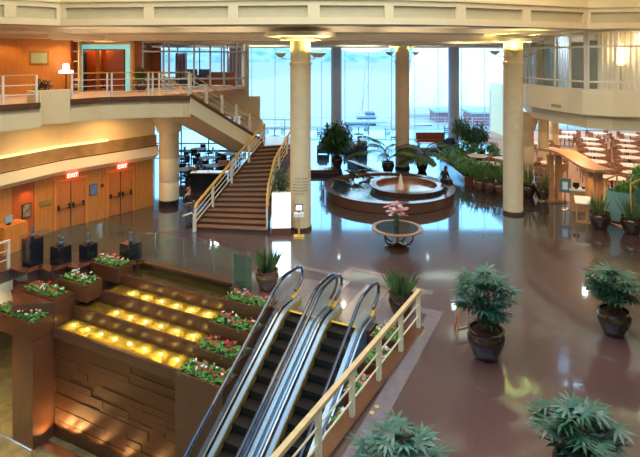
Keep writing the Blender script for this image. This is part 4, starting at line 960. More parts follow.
# ------------------------------------------------------------------ people
def skinmesh(name, chain, edges, m, parent, sub=2):
    me = bpy.data.meshes.new(name); me.from_pydata([c[0] for c in chain], edges, []); me.update()
    o = bpy.data.objects.new(name, me); col.objects.link(o); o.parent = parent
    sk = o.modifiers.new('s', 'SKIN'); sk.use_smooth_shade = True
    bm = bmesh.new(); bm.from_mesh(me); lay = bm.verts.layers.skin.verify()
    for i, v in enumerate(bm.verts): r = chain[i][1]; v[lay].radius = r if isinstance(r, tuple) else (r, r); v[lay].use_root = (i == 0)
    bm.to_mesh(me); bm.free(); ss = o.modifiers.new('b', 'SUBSURF'); ss.levels = sub; ss.render_levels = sub
    dg = bpy.context.evaluated_depsgraph_get(); dg.update(); m2 = bpy.data.meshes.new_from_object(o.evaluated_get(dg)); o.modifiers.clear(); o.data = m2; m2.materials.clear(); m2.materials.append(M[m]); return o
def person(label, loc, rz, J, hair, top, bottom, scale=1., long_hair=False):
    t = thing('person', label, 'person', loc, rz); V = Vector
    c = [(V(J['pelvis']), (.15, .11)), (V(J['waist']), (.13, .10)), (V(J['chest']), (.17, .11)), (V(J['neck']), .055), (V(J['head']), (.075, .09)), (V(J['crown']), (.07, .085))]
    e = [(0, 1), (1, 2), (2, 3), (3, 4), (4, 5)]
    for s in ('L', 'R'):
        i = len(c); c += [(V(J['sh' + s]), .06), (V(J['el' + s]), .042), (V(J['wr' + s]), .03), (V(J['hd' + s]), (.022, .04))]; e += [(2, i), (i, i + 1), (i + 1, i + 2), (i + 2, i + 3)]
        h = V(J['hd' + s]); w_ = V(J['wr' + s]); d = (h - w_).normalized(); sd = d.cross(V((0, 0, 1)));  sd = sd.normalized() if sd.length > .1 else V((0, 1, 0))
        for k in range(5):
            j = len(c); o_ = sd * (.028 * (k - 1.5) / 1.5 if k < 4 else -.05); c += [(h + o_ + d * (.05 if k < 4 else .0), .011), (h + o_ + d * (.09 if k < 4 else .04) + V((0, 0, -.02)), .009)]; e += [(i + 3, j), (j, j + 1)]
        i = len(c); c += [(V(J['hip' + s]), .085), (V(J['kn' + s]), .055), (V(J['an' + s]), .038), (V(J['to' + s]), .035)]; e += [(0, i), (i, i + 1), (i + 1, i + 2), (i + 2, i + 3)]
    skinmesh('body', c, e, 'skin', t)
    # garments: fuller copies of the chains they cover
    g = [(V(J['pelvis']), (.17, .13)), (V(J['waist']), (.15, .12)), (V(J['chest']), (.19, .135)), (V(J['chest']).lerp(V(J['neck']), .6), .09)]; ge_ = [(0, 1), (1, 2), (2, 3)]
    for s in ('L', 'R'): i = len(g); g += [(V(J['sh' + s]), .078), (V(J['el' + s]), .055), (V(J['el' + s]).lerp(V(J['wr' + s]), .8), .042)]; ge_ += [(2, i), (i, i + 1), (i + 1, i + 2)]
    skinmesh('top', g, ge_, top, t)
    g = [(V(J['pelvis']), (.16, .125))]; ge_ = []
    for s in ('L', 'R'): i = len(g); g += [(V(J['hip' + s]), .10), (V(J['kn' + s]), .072), (V(J['an' + s]), .055)]; ge_ += [(0, i), (i, i + 1), (i + 1, i + 2)]
    skinmesh('trousers', g, ge_, bottom, t)
    for s in ('L', 'R'):
        a, b = V(J['an' + s]), V(J['to' + s]); mb = MB(); mb.tube([a + (a - b) * .3 - V((0, 0, .02)), a - V((0, 0, .02)), b], .05, 8, rs=[.045, .055, .04]); mb.build('shoe', M['dark'], t, True)
    hd = V(J['head']); cr = V(J['crown']); f = V(J.get('face', (1, 0, 0))).normalized(); sd = f.cross(V((0, 0, 1))).normalized()
    mb = MB(); mb.sphere(cr - f * .025 + V((0, 0, .0)), .1, 1.0, 1.0, 1.0)
    if long_hair: mb.sphere(hd - f * .06 - V((0, 0, .06)), .1, .9, 1.0, 1.5)
    mb.build('hair', M[hair], t, True)
    mb = MB()
    for s in (-1, 1): mb.sphere(hd + f * .088 + sd * s * .032 + V((0, 0, .025)), .012, n=6, m=4)
    mb.build('eyes', M['dark'], t)
    MB().sphere(hd + f * .098 + V((0, 0, -.005)), .016, 1, 1, 1.4, 6, 4).build('nose', M['skin'], t); MB().sphere(hd + f * .085 + V((0, 0, -.05)), .018, 1, 1, .4, 6, 4).build('mouth', M['leather'], t)
    t.scale = (scale,) * 3; return t
stand = dict(pelvis=(0, 0, .92), waist=(0, 0, 1.08), chest=(.0, 0, 1.32), neck=(.03, 0, 1.48), head=(.07, 0, 1.60), crown=(.06, 0, 1.66),
             shL=(0, .19, 1.40), elL=(-.02, .25, 1.12), wrL=(.2, .15, 1.10), hdL=(.27, .10, 1.12), shR=(0, -.19, 1.40), elR=(-.02, -.25, 1.12), wrR=(.2, -.15, 1.08), hdR=(.27, -.10, 1.10),
             hipL=(0, .10, .88), knL=(.03, .11, .49), anL=(-.02, .11, .09), toL=(.13, .13, .035), hipR=(0, -.10, .88), knR=(.03, -.11, .49), anR=(.0, -.11, .09), toR=(.15, -.13, .035))
person('person with auburn hair in black top and grey jeans standing at the stair foot', P(188, 226), -.6, stand, 'hair', 'blackcloth', 'denim', 1.0)
sit = dict(pelvis=(0, 0, .10), waist=(.0, 0, .26), chest=(.06, 0, .50), neck=(.12, 0, .66), head=(.17, 0, .77), crown=(.16, 0, .83),
           shL=(.05, .18, .58), elL=(.14, .22, .32), wrL=(.32, .14, .24), hdL=(.38, .1, .22), shR=(.05, -.18, .58), elR=(.14, -.22, .32), wrR=(.32, -.14, .24), hdR=(.38, -.1, .22),
           hipL=(.04, .1, .10), knL=(.44, .12, .12), anL=(.46, .12, -.30), toL=(.60, .13, -.36), hipR=(.04, -.1, .10), knR=(.44, -.12, .12), anR=(.50, -.12, -.30), toR=(.64, -.13, -.36))
person('person all in black sitting on the right rim of the round fountain', (6.98, 29.3, .53), -.9, sit, 'hairdark', 'blackcloth', 'blackcloth', 1.0, True)

# ------------------------------------------------------------------ round fountain
fo = Vector((3.75, 28.4, 0)); fi = Vector((4.65, 28.0, 0))
ft = thing('round_fountain', 'large round brown stone fountain basin with inner raised copper pool', 'fountain', fo)
Ro = 3.5
MB().lathe([(Ro - .05, 0), (Ro, .02), (Ro, .46), (Ro + .04, .48), (Ro + .04, .53), (Ro - .36, .53), (Ro - .36, .30), (.001, .30)], n=72).build('outer_basin', M['granite2'], ft, True)
MB().lathe([(Ro - .37, .44), (.001, .421)], n=64).build('outer_water', M['basinw'], ft)
d = fi - fo
MB().lathe([(1.75, .3), (1.95, .66), (1.98, .70), (1.62, .72), (1.60, .40), (.001, .38)], (d.x, d.y), 56).build('inner_basin', M['granite2'], ft, True)
MB().lathe([(1.61, .52), (.001, .521)], (d.x, d.y), 48).build('inner_water', M['basinc'], ft)
mb = MB(); mb.lathe([(.17, .52), (.15, .75), (.09, 1.0), (.05, 1.25), (.02, 1.32)], (d.x - .35, d.y - .3), 16); mb.build('water_jet', M['jet'], ft, True)
lamp('POINT', fi + Vector((-.2, .4, .9)), 14, (1, .70, .42), .1)
# a low curb running back from the fountain
mb = MB(); A, B = Q(349, 36.5), Q(392, 31.5); mb.beam((A.x, A.y, .16), (B.x, B.y, .16), .3, .32); tag(mb.build('channel_curb', M['dark']), 'low dark curb running from the fountain towards the windows', 'curb')
def rock(label, loc, s, seed):
    rnd = random.Random(seed); t = thing('driftwood', label, 'driftwood', loc, rnd.uniform(0, 3), 'dark driftwood pieces in the fountain water')
    mb = MB(); p = Vector((-s, 0, .03)); pts = [p]
    for k in range(6): p = p + Vector((s * .33, rnd.uniform(-.15, .15), rnd.uniform(-.04, .10))); pts.append(p)
    mb.tube(pts, .07, 6, rs=[.03, .07, .09, .1, .08, .06, .02]); mb.tube([pts[2], pts[2] + Vector((.1, .2, .25))], .03); mb.tube([pts[4], pts[4] + Vector((-.1, -.2, .2))], .03)
    mb.build('log', M['dark'], t, True)
for i, (px, py, s, lb) in enumerate([(352, 176, .6, 'dark driftwood piece at the back left of the fountain'), (361, 174, .7, 'largest dark driftwood piece, centre left in the fountain'), (343, 184, .5, 'leftmost dark driftwood piece near the fountain rim'), (357, 186, .45, 'dark driftwood piece nearest the front fountain rim'), (366, 181, .35, 'small driftwood piece beside the raised inner pool')]):
    rock(lb, P(px, py, .42), s, i)

# ------------------------------------------------------------------ centre table with vase
ta = thing('round_glass_table', 'round glass-topped table with curved bronze legs, in front of the fountain', 'table', P(397, 247.5))
MB().lathe([(.50, 0), (.50, .06), (.36, .12), (.30, .16), (.12, .2)], n=32).build('base', M['granite'], ta, True)
MB().lathe([(.09, .15), (.07, .2), (.07, .72)], n=16).build('post', M['stair'], ta, True)
mb = MB(); n = 48
mb.lathe([(.84, .74), (1.0, .74), (1.0, .80), (.84, .80), (.84, .74)], n=n); mb.build('wood_rim', M['stair'], ta)
MB().lathe([(.001, .765), (.845, .765), (.845, .785), (.001, .785)], n=n).build('glass_top', M['tglass'], ta)
for k in range(4):
    a = PI / 4 + k * PI / 2; pts = [(math.cos(a) * r, math.sin(a) * r, z) for r, z in ((.12, .17), (.34, .17), (.58, .27), (.74, .46), (.80, .745))]; MB().tube(pts, .035, 6).build('leg', M['dark'], ta, True)
va = thing('flower_vase', 'tall green glass vase of pink and white lilies on the round table', 'vase', P(397, 247.5) + Vector((-.02, 0, .80)))
MB().lathe([(.08, 0), (.10, .02), (.11, .45), (.12, .5), (.10, .5), (.09, .03), (.001, .03)], n=18).build('vase', mat('green_vase', (.05, .10, .04), .15, coat=1.), va, True)
rnd = random.Random(9); mb = MB(); bl = {'fpink': MB(), 'fwhite': MB(), 'fred': MB()}
for k in range(60):
    a = rnd.uniform(0, 2 * PI); e = rnd.uniform(.2, 1.5); r = rnd.uniform(.2, .45); mb.leaf((0, 0, .48), (math.cos(a) * math.cos(e), math.sin(a) * math.cos(e), math.sin(e)), r * 1.2, .06, .3)
for k in range(60):
    a = rnd.uniform(0, 2 * PI); e = rnd.uniform(.1, 1.5); r = rnd.uniform(.2, .58); c = Vector((math.cos(a) * math.cos(e) * r, math.sin(a) * math.cos(e) * r, .5 + math.sin(e) * r))
    m_ = bl[['fpink', 'fwhite', 'fpink', 'fwhite', 'fred'][k % 5]]
    for j in range(6): b = j * PI / 3; m_.leaf(c, (math.cos(b) + math.cos(a) * .4, math.sin(b) + math.sin(a) * .4, .4), .12, .06, .4, 2)
mb.build('leaves', M['leafE'], va)['kind'] = 'stuff'
for k, m_ in bl.items(): m_.build({'fpink': 'pink_lilies', 'fwhite': 'white_lilies', 'fred': 'red_lilies'}[k], M[k], va)['kind'] = 'stuff'

# ------------------------------------------------------------------ light box, kiosk, plants by the column
lb = thing('light_box', 'tall blank glowing white light box sign between the stairs and column', 'sign', P(281.5, 234), .05)
MB().box(-.42, .42, -.14, .14, 0, .28).build('plinth', M['granite2'], lb); MB().box(-.41, .41, -.1, .1, .28, 1.78).build('case', M['railwhite'], lb)
MB().box(-.385, .385, -.112, -.1, .30, 1.76).build('lit_face', M['lightbox'], lb)
lamp('AREA', P(281.5, 234) + Vector((0, -.2, 1.0)), 6, (.95, 1, 1), .7, to=P(281.5, 234) + Vector((0, -3, .8)), sy=1.3)
ks = thing('information_stand', 'slim gold floor stand with small lit screen before the cream column', 'stand', P(299, 238), .0)
MB().box(-.22, .22, -.16, .16, 0, .10).build('foot', M['goldrail'], ks); MB().box(-.04, .04, -.04, .04, .1, .95).build('post', M['goldrail'], ks)
MB().box(-.21, .21, -.18, .0, .92, 1.07).build('tray', M['paper'], ks); MB().box(-.16, .16, -.05, 0, 1.14, 1.42).build('monitor', M['dark'], ks)
MB().box(-.12, .12, -.056, -.05, 1.18, 1.38).build('screen', M['screen'], ks); MB().box(-.03, .03, -.04, 0, 1.05, 1.16).build('neck', M['dark'], ks)
tree('pale flowering plant behind the glowing light box', Q(279.5, 23.9), .28, .5, 2.7, .42, 71, 'leafC', n=700, ls=.15)
ea = thing('easel', 'small wooden easel beside the large fan palm', 'easel', P(464, 335), .4)
mb = MB()
for pts in (((-.25, -.05, 0), (-.06, .1, .95)), ((.25, -.05, 0), (.06, .1, .95))): MB().beam(pts[0], pts[1], .04, .03).build('leg', M['pergola'], ea)
MB().beam((0, .4, 0), (0, .12, .9), .04, .03).build('rear_leg', M['pergola'], ea); MB().beam((-.25, -.02, .2), (.25, -.02, .2), .04, .05).build('ledge', M['pergola'], ea)
for i, (px, py) in enumerate(((372, 409), (376.5, 407))):
    pass
mb = MB()
for i, (x, y) in enumerate(((377, 407), (372, 413))):
    p = P(x, y); t = thing('floor_disc', ['brass floor disc nearer the escalators', 'brass floor disc nearer the foreground palm'][i], 'floor fitting', p, 0, 'pair of brass discs set in the floor beside the railing')
    MB().lathe([(.05, .006), (.055, .012), (.03, .016), (.001, .016)], n=16).build('disc', M['goldrail'], t)

# ------------------------------------------------------------------ chairs and tables
def make_chair(name, label, seat='chairw', fab='chairw', arms=False):
    t = thing(name, label, 'chair')
    MB().box(-.23, .23, -.23, .23, .42, .48).build('seat', M[fab], t)
    mb = MB(); mb.box(-.22, .22, .2, .245, .5, .92); mb.build('backrest', M[seat], t)
    for sx in (-1, 1):
        for sy in (-1, 1): MB().box(sx * .2 - .02, sx * .2 + .02, sy * .2 - .02, sy * .2 + .02, 0, .42 if sy < 0 else .5).build('leg', M[seat], t)
        if arms: MB().box(sx * .24 - .025, sx * .24 + .025, -.22, .22, .62, .66).build('armrest', M[seat], t)
    return t
def make_table(name, label, r=.7, m='white', leg='dark'):
    t = thing(name, label, 'table')
    MB().lathe([(r - .02, .735), (r, .745), (r, .775), (r - .02, .78)], n=28).build('tabletop', M[m], t)
    MB().lathe([(.3, 0), (.28, .03), (.05, .06), (.04, .735)], n=14).build('pedestal', M[leg], t); return t
t0 = make_table('restaurant_table', 'x'); c0 = make_chair('restaurant_chair', 'x', arms=True); used = [0]
glass0 = None
ROWS = {
    'left': [(14.9, 33.4), (17.0, 38.6), (17.5, 41.2), (20.9, 44.4), (22.6, 47.2)],
    'middle': [(16.9, 31.6), (17.95, 33.9), (19.1, 36.2), (20.3, 38.5), (21.3, 40.8), (22.4, 43.2), (24.9, 46.5)],
    'right': [(19.6, 32.6), (21.0, 35.2), (22.3, 37.6), (23.5, 39.9), (24.9, 42.4), (27.2, 45.6)],
    'front': [(16.4, 29.2), (18.4, 30.3), (17.6, 27.6)],
    'terrace': [(10.75, 33.2), (12.3, 34.9), (10.9, 35.8), (12.6, 32.4)],
}
ORD = ['nearest', 'second', 'third', 'fourth', 'fifth', 'sixth', 'seventh']
def setup(row, i, x, y):
    desc = f'{ORD[i]} table of the {row} restaurant row' if row != 'terrace' else f'{ORD[i]} table inside the garden bed'
    if used[0] == 0: t = t0; t.location = (x, y, .012)
    else: t = dup(t0, (x, y, .012 if row != 'terrace' else 0))
    t['label'] = 'round white-topped ' + desc; t['group'] = 'round white restaurant tables'
    rot = R.uniform(.3, .7)
    for k, side in enumerate(('right', 'far', 'left', 'near')):
        a = rot + k * PI / 2; px, py = x + .88 * math.cos(a), y + .88 * math.sin(a)
        if used[0] == 0 and k == 0: c = c0; c.location = (px, py, .012); c.rotation_euler.z = a - PI / 2
        else: c = dup(c0, (px, py, .012 if row != 'terrace' else 0), a - PI / 2)
        c['label'] = f'reddish wooden chair on the {side} side of the {desc}'; c['group'] = 'wooden restaurant chairs'
    used[0] += 1
for row, lst in ROWS.items():
    for i, (x, y) in enumerate(lst): setup(row, i, x, y)
# left dining area: dark chairs and tables
t1 = make_table('dining_table', 'x', .6, 'bluec'); d0 = make_chair('dining_chair', 'x', 'dark', 'navy', True)
DT = [((-8.1, 31.5), 'nearest the flared column'), ((-6.7, 32.6), 'behind the dark sideboard'), ((-7.6, 35.2), 'in the middle of the dining area'), ((-9.9, 35.6), 'left of centre in the dining area'), ((-6.3, 36.6), 'below the stair underside'), ((-9.0, 38.6), 'closest to the dining area window')]
for i, ((x, y), s) in enumerate(DT):
    if i == 0: t = t1; t.location = (x, y, 0)
    else: t = dup(t1, (x, y, 0))
    t['label'] = 'round blue-grey table ' + s; t['group'] = 'tables of the left dining area'
    for k, side in enumerate(('right', 'far', 'left', 'near')):
        a = .5 + k * PI / 2 + i * .2; p = (x + .85 * math.cos(a), y + .85 * math.sin(a), 0)
        if i == 0 and k == 0: c = d0; c.location = p; c.rotation_euler.z = a - PI / 2
        else: c = dup(d0, p, a - PI / 2)
        c['label'] = f'dark chair, {side} side of the blue-grey table {s}'; c['group'] = 'dark chairs of the left dining area'
sb = thing('sideboard', 'black sideboard with gold-edged top left of the staircase', 'sideboard', Q(210, 30.3), .0)
MB().box(-1.05, 1.05, -.3, .3, 0, .82).build('cabinet', M['dark'], sb); MB().box(-1.08, 1.08, -.33, .33, .82, .88).build('top', M['goldrail'], sb)
for s in (-.7, 0, .7): MB().box(s - .33, s + .33, -.315, -.3, .06, .78).build('door', M['blackcloth'], sb)
rnd = random.Random(12)
for i, (x, y, s) in enumerate(((-7.35, 31.3, 'left'), (-6.2, 33.3, 'right'))):
    fp = thing('floral_armchair', f'{s} pink-beige upholstered armchair behind the black sideboard', 'armchair', (x, y, 0), 2.4 + i, 'pink-beige armchairs behind the sideboard')
    mm = mat('pink_beige_fabric' + str(i), (.45, .26, .2), .7, var=.4, scale=8)
    MB().box(-.35, .35, -.35, .35, .1, .45).build('seat', mm, fp); MB().box(-.35, .35, .28, .42, .1, 1.0).build('backrest', mm, fp)
    for s_ in (-1, 1): MB().box(s_ * .4 - .06, s_ * .4 + .06, -.35, .4, 0, .65).build('armrest', mm, fp)
# window-side lounge
for i, (px, d, rz, lb_) in enumerate([(350, 41.5, 1.2, 'navy armchair left of the pair by the windows, behind the leafy tree'), (360, 41.0, -1.2, 'navy armchair right of the pair by the windows'), (323, 40.5, 0, 'navy armchair by the windows just right of the cream column'), (411, 40.5, 1, 'navy armchair by the windows between the tan column and palm'), (444, 41.5, -.6, 'navy armchair right of the red leather bench'), (451, 42.2, -.2, 'navy armchair beside the slim column above the garden bed')]):
    p = Q(px, d); c_ = thing('lounge_armchair', lb_, 'armchair', p, rz, 'navy armchairs along the windows')
    MB().box(-.36, .36, -.36, .36, .12, .45).build('seat', M['navy'], c_); MB().box(-.36, .36, .3, .44, .12, .95).build('backrest', M['navy'], c_)
    for s_ in (-1, 1): MB().box(s_ * .42 - .06, s_ * .42 + .06, -.36, .42, 0, .65).build('armrest', M['navy'], c_)
sitc = {k: (v if k == 'face' else (v[0], v[1], v[2])) for k, v in sit.items()}
person('person in dark top seated in the left window armchair', Q(350, 41.5) + Vector((0, 0, .45)), -.3, sitc, 'hairdark', 'blackcloth', 'denim'); person('person in reddish top seated in the right window armchair', Q(360, 41.0) + Vector((0, 0, .45)), 3.4, sitc, 'hair', 'leather', 'denim')
bn = thing('leather_bench', 'red leather bench by the windows right of the tan column', 'bench', Q(431, 44.8))
MB().box(-1.25, 1.25, -.3, .3, .25, .5).build('seat', M['leather'], bn); MB().box(-1.25, 1.25, .25, .4, .3, 1.05).build('backrest', M['leather'], bn)
for s_ in (-1, 1): MB().box(s_ * 1.1 - .05, s_ * 1.1 + .05, -.25, .3, 0, .25).build('leg', M['dark'], bn)
wtb = thing('low_table', 'long low white table in front of the red leather bench', 'table', Q(431, 43.2))
MB().box(-1.1, 1.1, -.3, .3, .4, .46).build('tabletop', M['white'], wtb)
for sx in (-1, 1):
    for sy in (-1, 1): MB().box(sx * 1. - .03, sx * 1. + .03, sy * .24 - .03, sy * .24 + .03, 0, .4).build('leg', M['dark'], wtb)
pl = thing('low_platform', 'low dark stepped platform between the cream column and leafy tree', 'platform', Q(323, 33.5))
MB().box(-1.0, 1.0, -.6, .6, 0, .18).build('lower_step', M['dark'], pl); MB().box(-.9, .9, -.35, .6, .18, .36).build('upper_step', M['granite'], pl)

# ------------------------------------------------------------------ garden bed
gb = thing('garden_bed', 'long raised planting bed with brown stone sides beside the lobby floor', 'planter', (8.5, 30.6, 0))
mb = MB(); mb.box(0, .9, 0, 6.5, 0, .5); mb.box(.9, 2.85, 0, .7, 0, .5); mb.box(.9, 4.6, 5.9, 7.3, 0, .5); mb.build('stone_side', M['granite2'], gb)
mb = MB(); mb.box(.08, .82, .08, 6.4, .5, .53); mb.box(.9, 2.78, .08, .62, .5, .53); mb.box(.9, 4.5, 6.0, 7.2, .5, .53); mb.build('soil', M['soil'], gb)
sp = [(8.95, 31.2), (8.95, 32.4), (8.95, 33.6), (8.95, 34.8), (8.95, 36.1), (9.85, 30.95), (10.65, 30.95), (9.9, 37.2), (11.0, 37.2), (12.2, 37.2)]
nm_ = ['at the near left corner of', 'second from the near corner along', 'third from the near corner along', 'fourth from the near corner along', 'at the far left end of', 'behind the left pot at', 'behind the right pots at', 'at the back left of', 'at the back centre of', 'at the back right of']
for i, ((x, y), s) in enumerate(zip(sp, nm_)):
    t = thing('leafy_shrub', f'bright green leafy shrub {s} the garden bed', 'shrub', (x, y, .5), R.uniform(0, 3), 'leafy shrubs of the garden bed')
    bush_mesh(.75, .75, .55, .42, 520, .2, random.Random(80 + i)).build('foliage', M['leafD'], t)['kind'] = 'stuff'
    MB().tube([(0, 0, .02), (0, 0, .5)], .03).build('stem', M['stem'], t)
lamp('SPOT', Q(464, 38.0, .8), 40, (1, .8, .45), .1, spot=1.6, to=Q(463, 38.5, 2.5))
for i, (px, py) in enumerate(((485.5, 188), (496, 190))):
    t = thing('white_blob', ['left', 'right'][i] + ' small white lantern between the garden bed pots', 'blob', P(px, py), 0, 'small white blobs between the pots')
    MB().lathe([(.07, 0), (.07, .04), (.04, .1), (.09, .3), (.11, .5), (.03, .62)], n=14).build('blob_body', M['white'], t, True); MB().lathe([(.1, 0), (.1, .03)], n=12).build('foot', M['dark'], t)  # vase-like form for two small white blobs of unknown kind

# ------------------------------------------------------------------ pergola portal
pe = thing('pergola', 'wooden restaurant entrance portal with wavy roof on paired posts', 'pergola', (12.5, 25.7, 0), math.atan2(-3.2, .4) + PI / 2)
# local y runs along the portal (towards the back), x across
for sy in (-1, 1):
    for sx in (-1, 1):
        for q in (0,): MB().box(sx * .23 - .13, sx * .23 + .13, sy * 1.6 - .12, sy * 1.6 + .12, .1, 2.42).build('post', M['pergola'], pe)
    MB().box(-.5, .5, sy * 1.6 - .34, sy * 1.6 + .34, 0, .1).build('post_base', M['stair'], pe)
mb = MB(); n = 26; vs = []
for i in range(n + 1):
    y = -2.35 + 4.9 * i / n; z = 2.52 + .13 * math.sin((y + .5) * 1.35) + .03 * y
    for x, dz in ((-.52, 0), (.52, 0), (.52, .11), (-.52, .11)): vs.append((x, y, z + dz))
fs = [(3, 2, 1, 0), tuple(n * 4 + k for k in range(4))] + [(i * 4 + k, i * 4 + (k + 1) % 4, i * 4 + 4 + (k + 1) % 4, i * 4 + 4 + k) for i in range(n) for k in range(4)]
mb.add(vs, fs); mb.build('wavy_roof', M['pergola'], pe, True)
ms = thing('menu_stand', 'green-framed menu board on a slim stand under the pergola', 'sign', P(565, 209), -.35)
MB().lathe([(.22, 0), (.2, .03), (.03, .05)], n=18).build('foot', M['metal'], ms); MB().box(-.02, .02, -.02, .02, .04, .85).build('post', M['dark'], ms)
MB().box(-.27, .27, -.04, 0, .82, 1.52).build('frame', M['greenframe'], ms); MB().box(-.12, .12, -.046, -.04, .98, 1.36).build('menu', M['paper'], ms)
mp = thing('post_stand', 'small bronze stand with crossbar left of the pergola', 'stand', P(541, 201), 0)
MB().lathe([(.2, 0), (.18, .03), (.02, .06), (.02, 1.0)], n=14).build('stand', M['brass'], mp); MB().box(-.25, .25, -.02, .02, .95, 1.25).build('plate', M['brass'], mp); MB().box(-.2, .2, -.03, .03, .6, .64).build('crossbar', M['brass'], mp)
pd = thing('host_podium', 'slanted wooden host podium with lit top in front of the pergola', 'podium', P(583, 222), -.35)
MB().box(-.3, .3, -.2, .2, 0, .05).build('foot', M['pergola'], pd); MB().box(.1, .24, -.12, .12, .05, .95).build('pillar', M['pergola'], pd)
MB().add([(-.35, -.28, .88), (.35, -.28, .88), (.35, .25, 1.08), (-.35, .25, 1.08), (-.35, -.28, .93), (.35, -.28, .93), (.35, .25, 1.13), (-.35, .25, 1.13)], [(3, 2, 1, 0), (4, 5, 6, 7), (0, 1, 5, 4), (1, 2, 6, 5), (2, 3, 7, 6), (3, 0, 4, 7)]).build('slanted_top', M['paper'], pd)
MB().box(-.28, -.24, -.1, .1, .05, .9).build('side_panel', M['pergola'], pd)
pk = thing('host_desk', 'wooden host desk with dark phone behind the slanted podium', 'desk', P(578, 212) + Vector((.25, .3, 0)), -.35)
MB().box(-.45, .45, -.3, .3, 0, 1.0).build('cabinet', M['pergola'], pk); MB().box(-.5, .5, -.35, .35, 1.0, 1.05).build('top', M['paper'], pk)
ph = thing('telephone', 'dark telephone on the wooden host desk', 'telephone', P(578, 212) + Vector((.45, .3, 1.05)), -.35)
MB().box(-.1, .1, -.1, .1, 0, .06).build('base', M['dark'], ph); MB().box(-.12, .12, -.03, .03, .06, .11).build('handset', M['dark'], ph)
mn = thing('desk_monitor', 'dark monitor on the wooden host desk', 'monitor', P(578, 212) + Vector((.08, .35, 1.05)), -.3)
MB().box(-.14, .14, -.02, .02, .06, .3).build('screen', M['dark'], mn); MB().box(-.07, .07, -.06, .06, 0, .06).build('foot', M['dark'], mn)
# teal glass planter
tg = thing('glass_planter', 'tall teal glass-sided planter with gold corner posts, at the right', 'planter', (13.95, 23.9, 0), .72)
mb = MB(); mb.box(-.7, .7, -.5, .5, .0, .12); mb.build('plinth', M['dark'], tg)
for x0, x1, y0, y1 in ((-.7, .7, -.5, -.47), (-.7, -.67, -.47, .47), (.67, .7, -.47, .47), (-.7, .7, .47, .5)): MB().box(x0, x1, y0, y1, .12, 1.45).build('glass_side', M['glasst'], tg)
for x in (-.73, .73):
    for y in (-.53, .53): MB().box(x - .03, x + .03, y - .03, y + .03, 0, 1.95).build('corner_post', M['goldrail'], tg)
mb = MB(); mb.box(-.76, .76, -.56, -.5, 1.9, 1.96); mb.box(-.76, .76, .5, .56, 1.9, 1.96); mb.build('top_rail', M['goldrail'], tg)
MB().box(-.66, .66, -.46, .46, .12, 1.2).build('liner', M['granite2'], tg)
bush_mesh(.6, .42, .32, 1.5, 900, .18, random.Random(99)).build('foliage', M['leafD'], tg)['kind'] = 'stuff'

# ------------------------------------------------------------------ right balcony
RB = [(11.0, 31.5), (11.35, 28.9), (11.65, 25.2), (12.05, 23.6), (14.15, 22.9), (17.0, 21.5), (17.5, -5)]
RB[0] = (17.4, 48); RB.insert(1, (12.0, 31.5))
RB = [(17.4, 48), (12.0, 31.0), (11.3, 28.6), (11.55, 26.0), (12.05, 23.9), (13.0, 23.1), (14.2, 22.8), (16.4, 21.5), (17.2, -5)]
RBr = RB[::-1]
mb = MB(); mb.strip(RB, 4.9, 6.0, .25); struct(mb.build('wall_right', M['cream2']))
mb = MB(); mb.strip(woff(RB, -.35), 4.25, 4.9, .25); struct(mb.build('trim_23', M['cream']), 'lower set-back band of the right balcony', 'fascia')
mb = MB(); mb.prism(woff(RB, -.3) + [(34, -5), (34, 48)], 4.86, 5.2); struct(mb.build('floor_balcony', M['ceil']))
mb = MB(); mb.prism(woff(RB, -.55) + [(34, -5), (34, 54)], 4.25, 4.3); struct(mb.build('ceiling_restaurant', M['cream2']))
mb = MB(); mb.box(-.35, .35, -.03, 0, -.07, .07); o = struct(mb.build('trim_24', M['brass'], loc=(11.62, 25.6, 5.15), rz=math.radians(-80)), 'slotted air vent in the balcony fascia', 'vent')
WR = [p for p in woff(RB, -.06)][2:9]; TW = seglen(WR[:6])
def dist_at(px):
    k = (px - 320) / F; s = 0
    for a, b in zip(WR[:-1], WR[1:]):
        ka, kb = a[0] / a[1], b[0] / b[1]
        if ka <= k <= kb: t = (k * a[1] - a[0]) / ((b[0] - a[0]) - k * (b[1] - a[1])); return s + t * (Vector(b) - Vector(a)).length
        s += (Vector(b) - Vector(a)).length
    return None
vx = [0] + [v for v in (dist_at(x) for x in (530, 555, 570, 585, 587, 588, 615)) if v]
glazed('window_4', 'white-framed glazing of the curved right balcony', WR[:6], 6.0, 8.78, vx, [6.42, 8.02], 'railwhite', .09)
# room behind the balcony glass
mb = MB(); mb.box(15.3, 15.5, 25.6, 40, 5.2, 8.8); struct(mb.build('wall_partition', M['panel']))
mb = MB(); mb.box(20.5, 20.8, 15, 46, 5.2, 8.8); mb.box(17.5, 20.5, 14.8, 15, 5.2, 8.8); struct(mb.build('wall_room', M['woodor']))
fr = lambda v: Vector((13.05 + v.x * .93, 24.45 - v.x * .36 + v.y, v.z))
tag(curtain(0, 4.3, 0, 5.3, 8.7, fr=fr).build('curtain', M['curtain']), 'sheer cream curtain behind the right balcony glazing', 'curtain', 'curtains of the right balcony rooms')
tag(curtain(0, 1.0, 0, 5.3, 8.6, fr=lambda v: Vector((12.0 + v.x * .85, 26.2 + v.x * .5 + v.y, v.z))).build('curtain', M['curtainb']), 'pale blue curtain behind the left panes of the right balcony', 'curtain', 'curtains of the right balcony rooms')
tag(curtain(0, 1.0, 0, 5.3, 8.6, fr=lambda v: Vector((11.8 + v.x * .8, 29.0 + v.x * .3 + v.y, v.z))).build('curtain', M['curtain']), 'cream curtain at the far left pane of the right balcony', 'curtain', 'curtains of the right balcony rooms')
fl = thing('floor_lamp', 'glowing cream floor lamp behind the sheer curtain of the right balcony', 'lamp', (13.85, 23.95, 5.2))
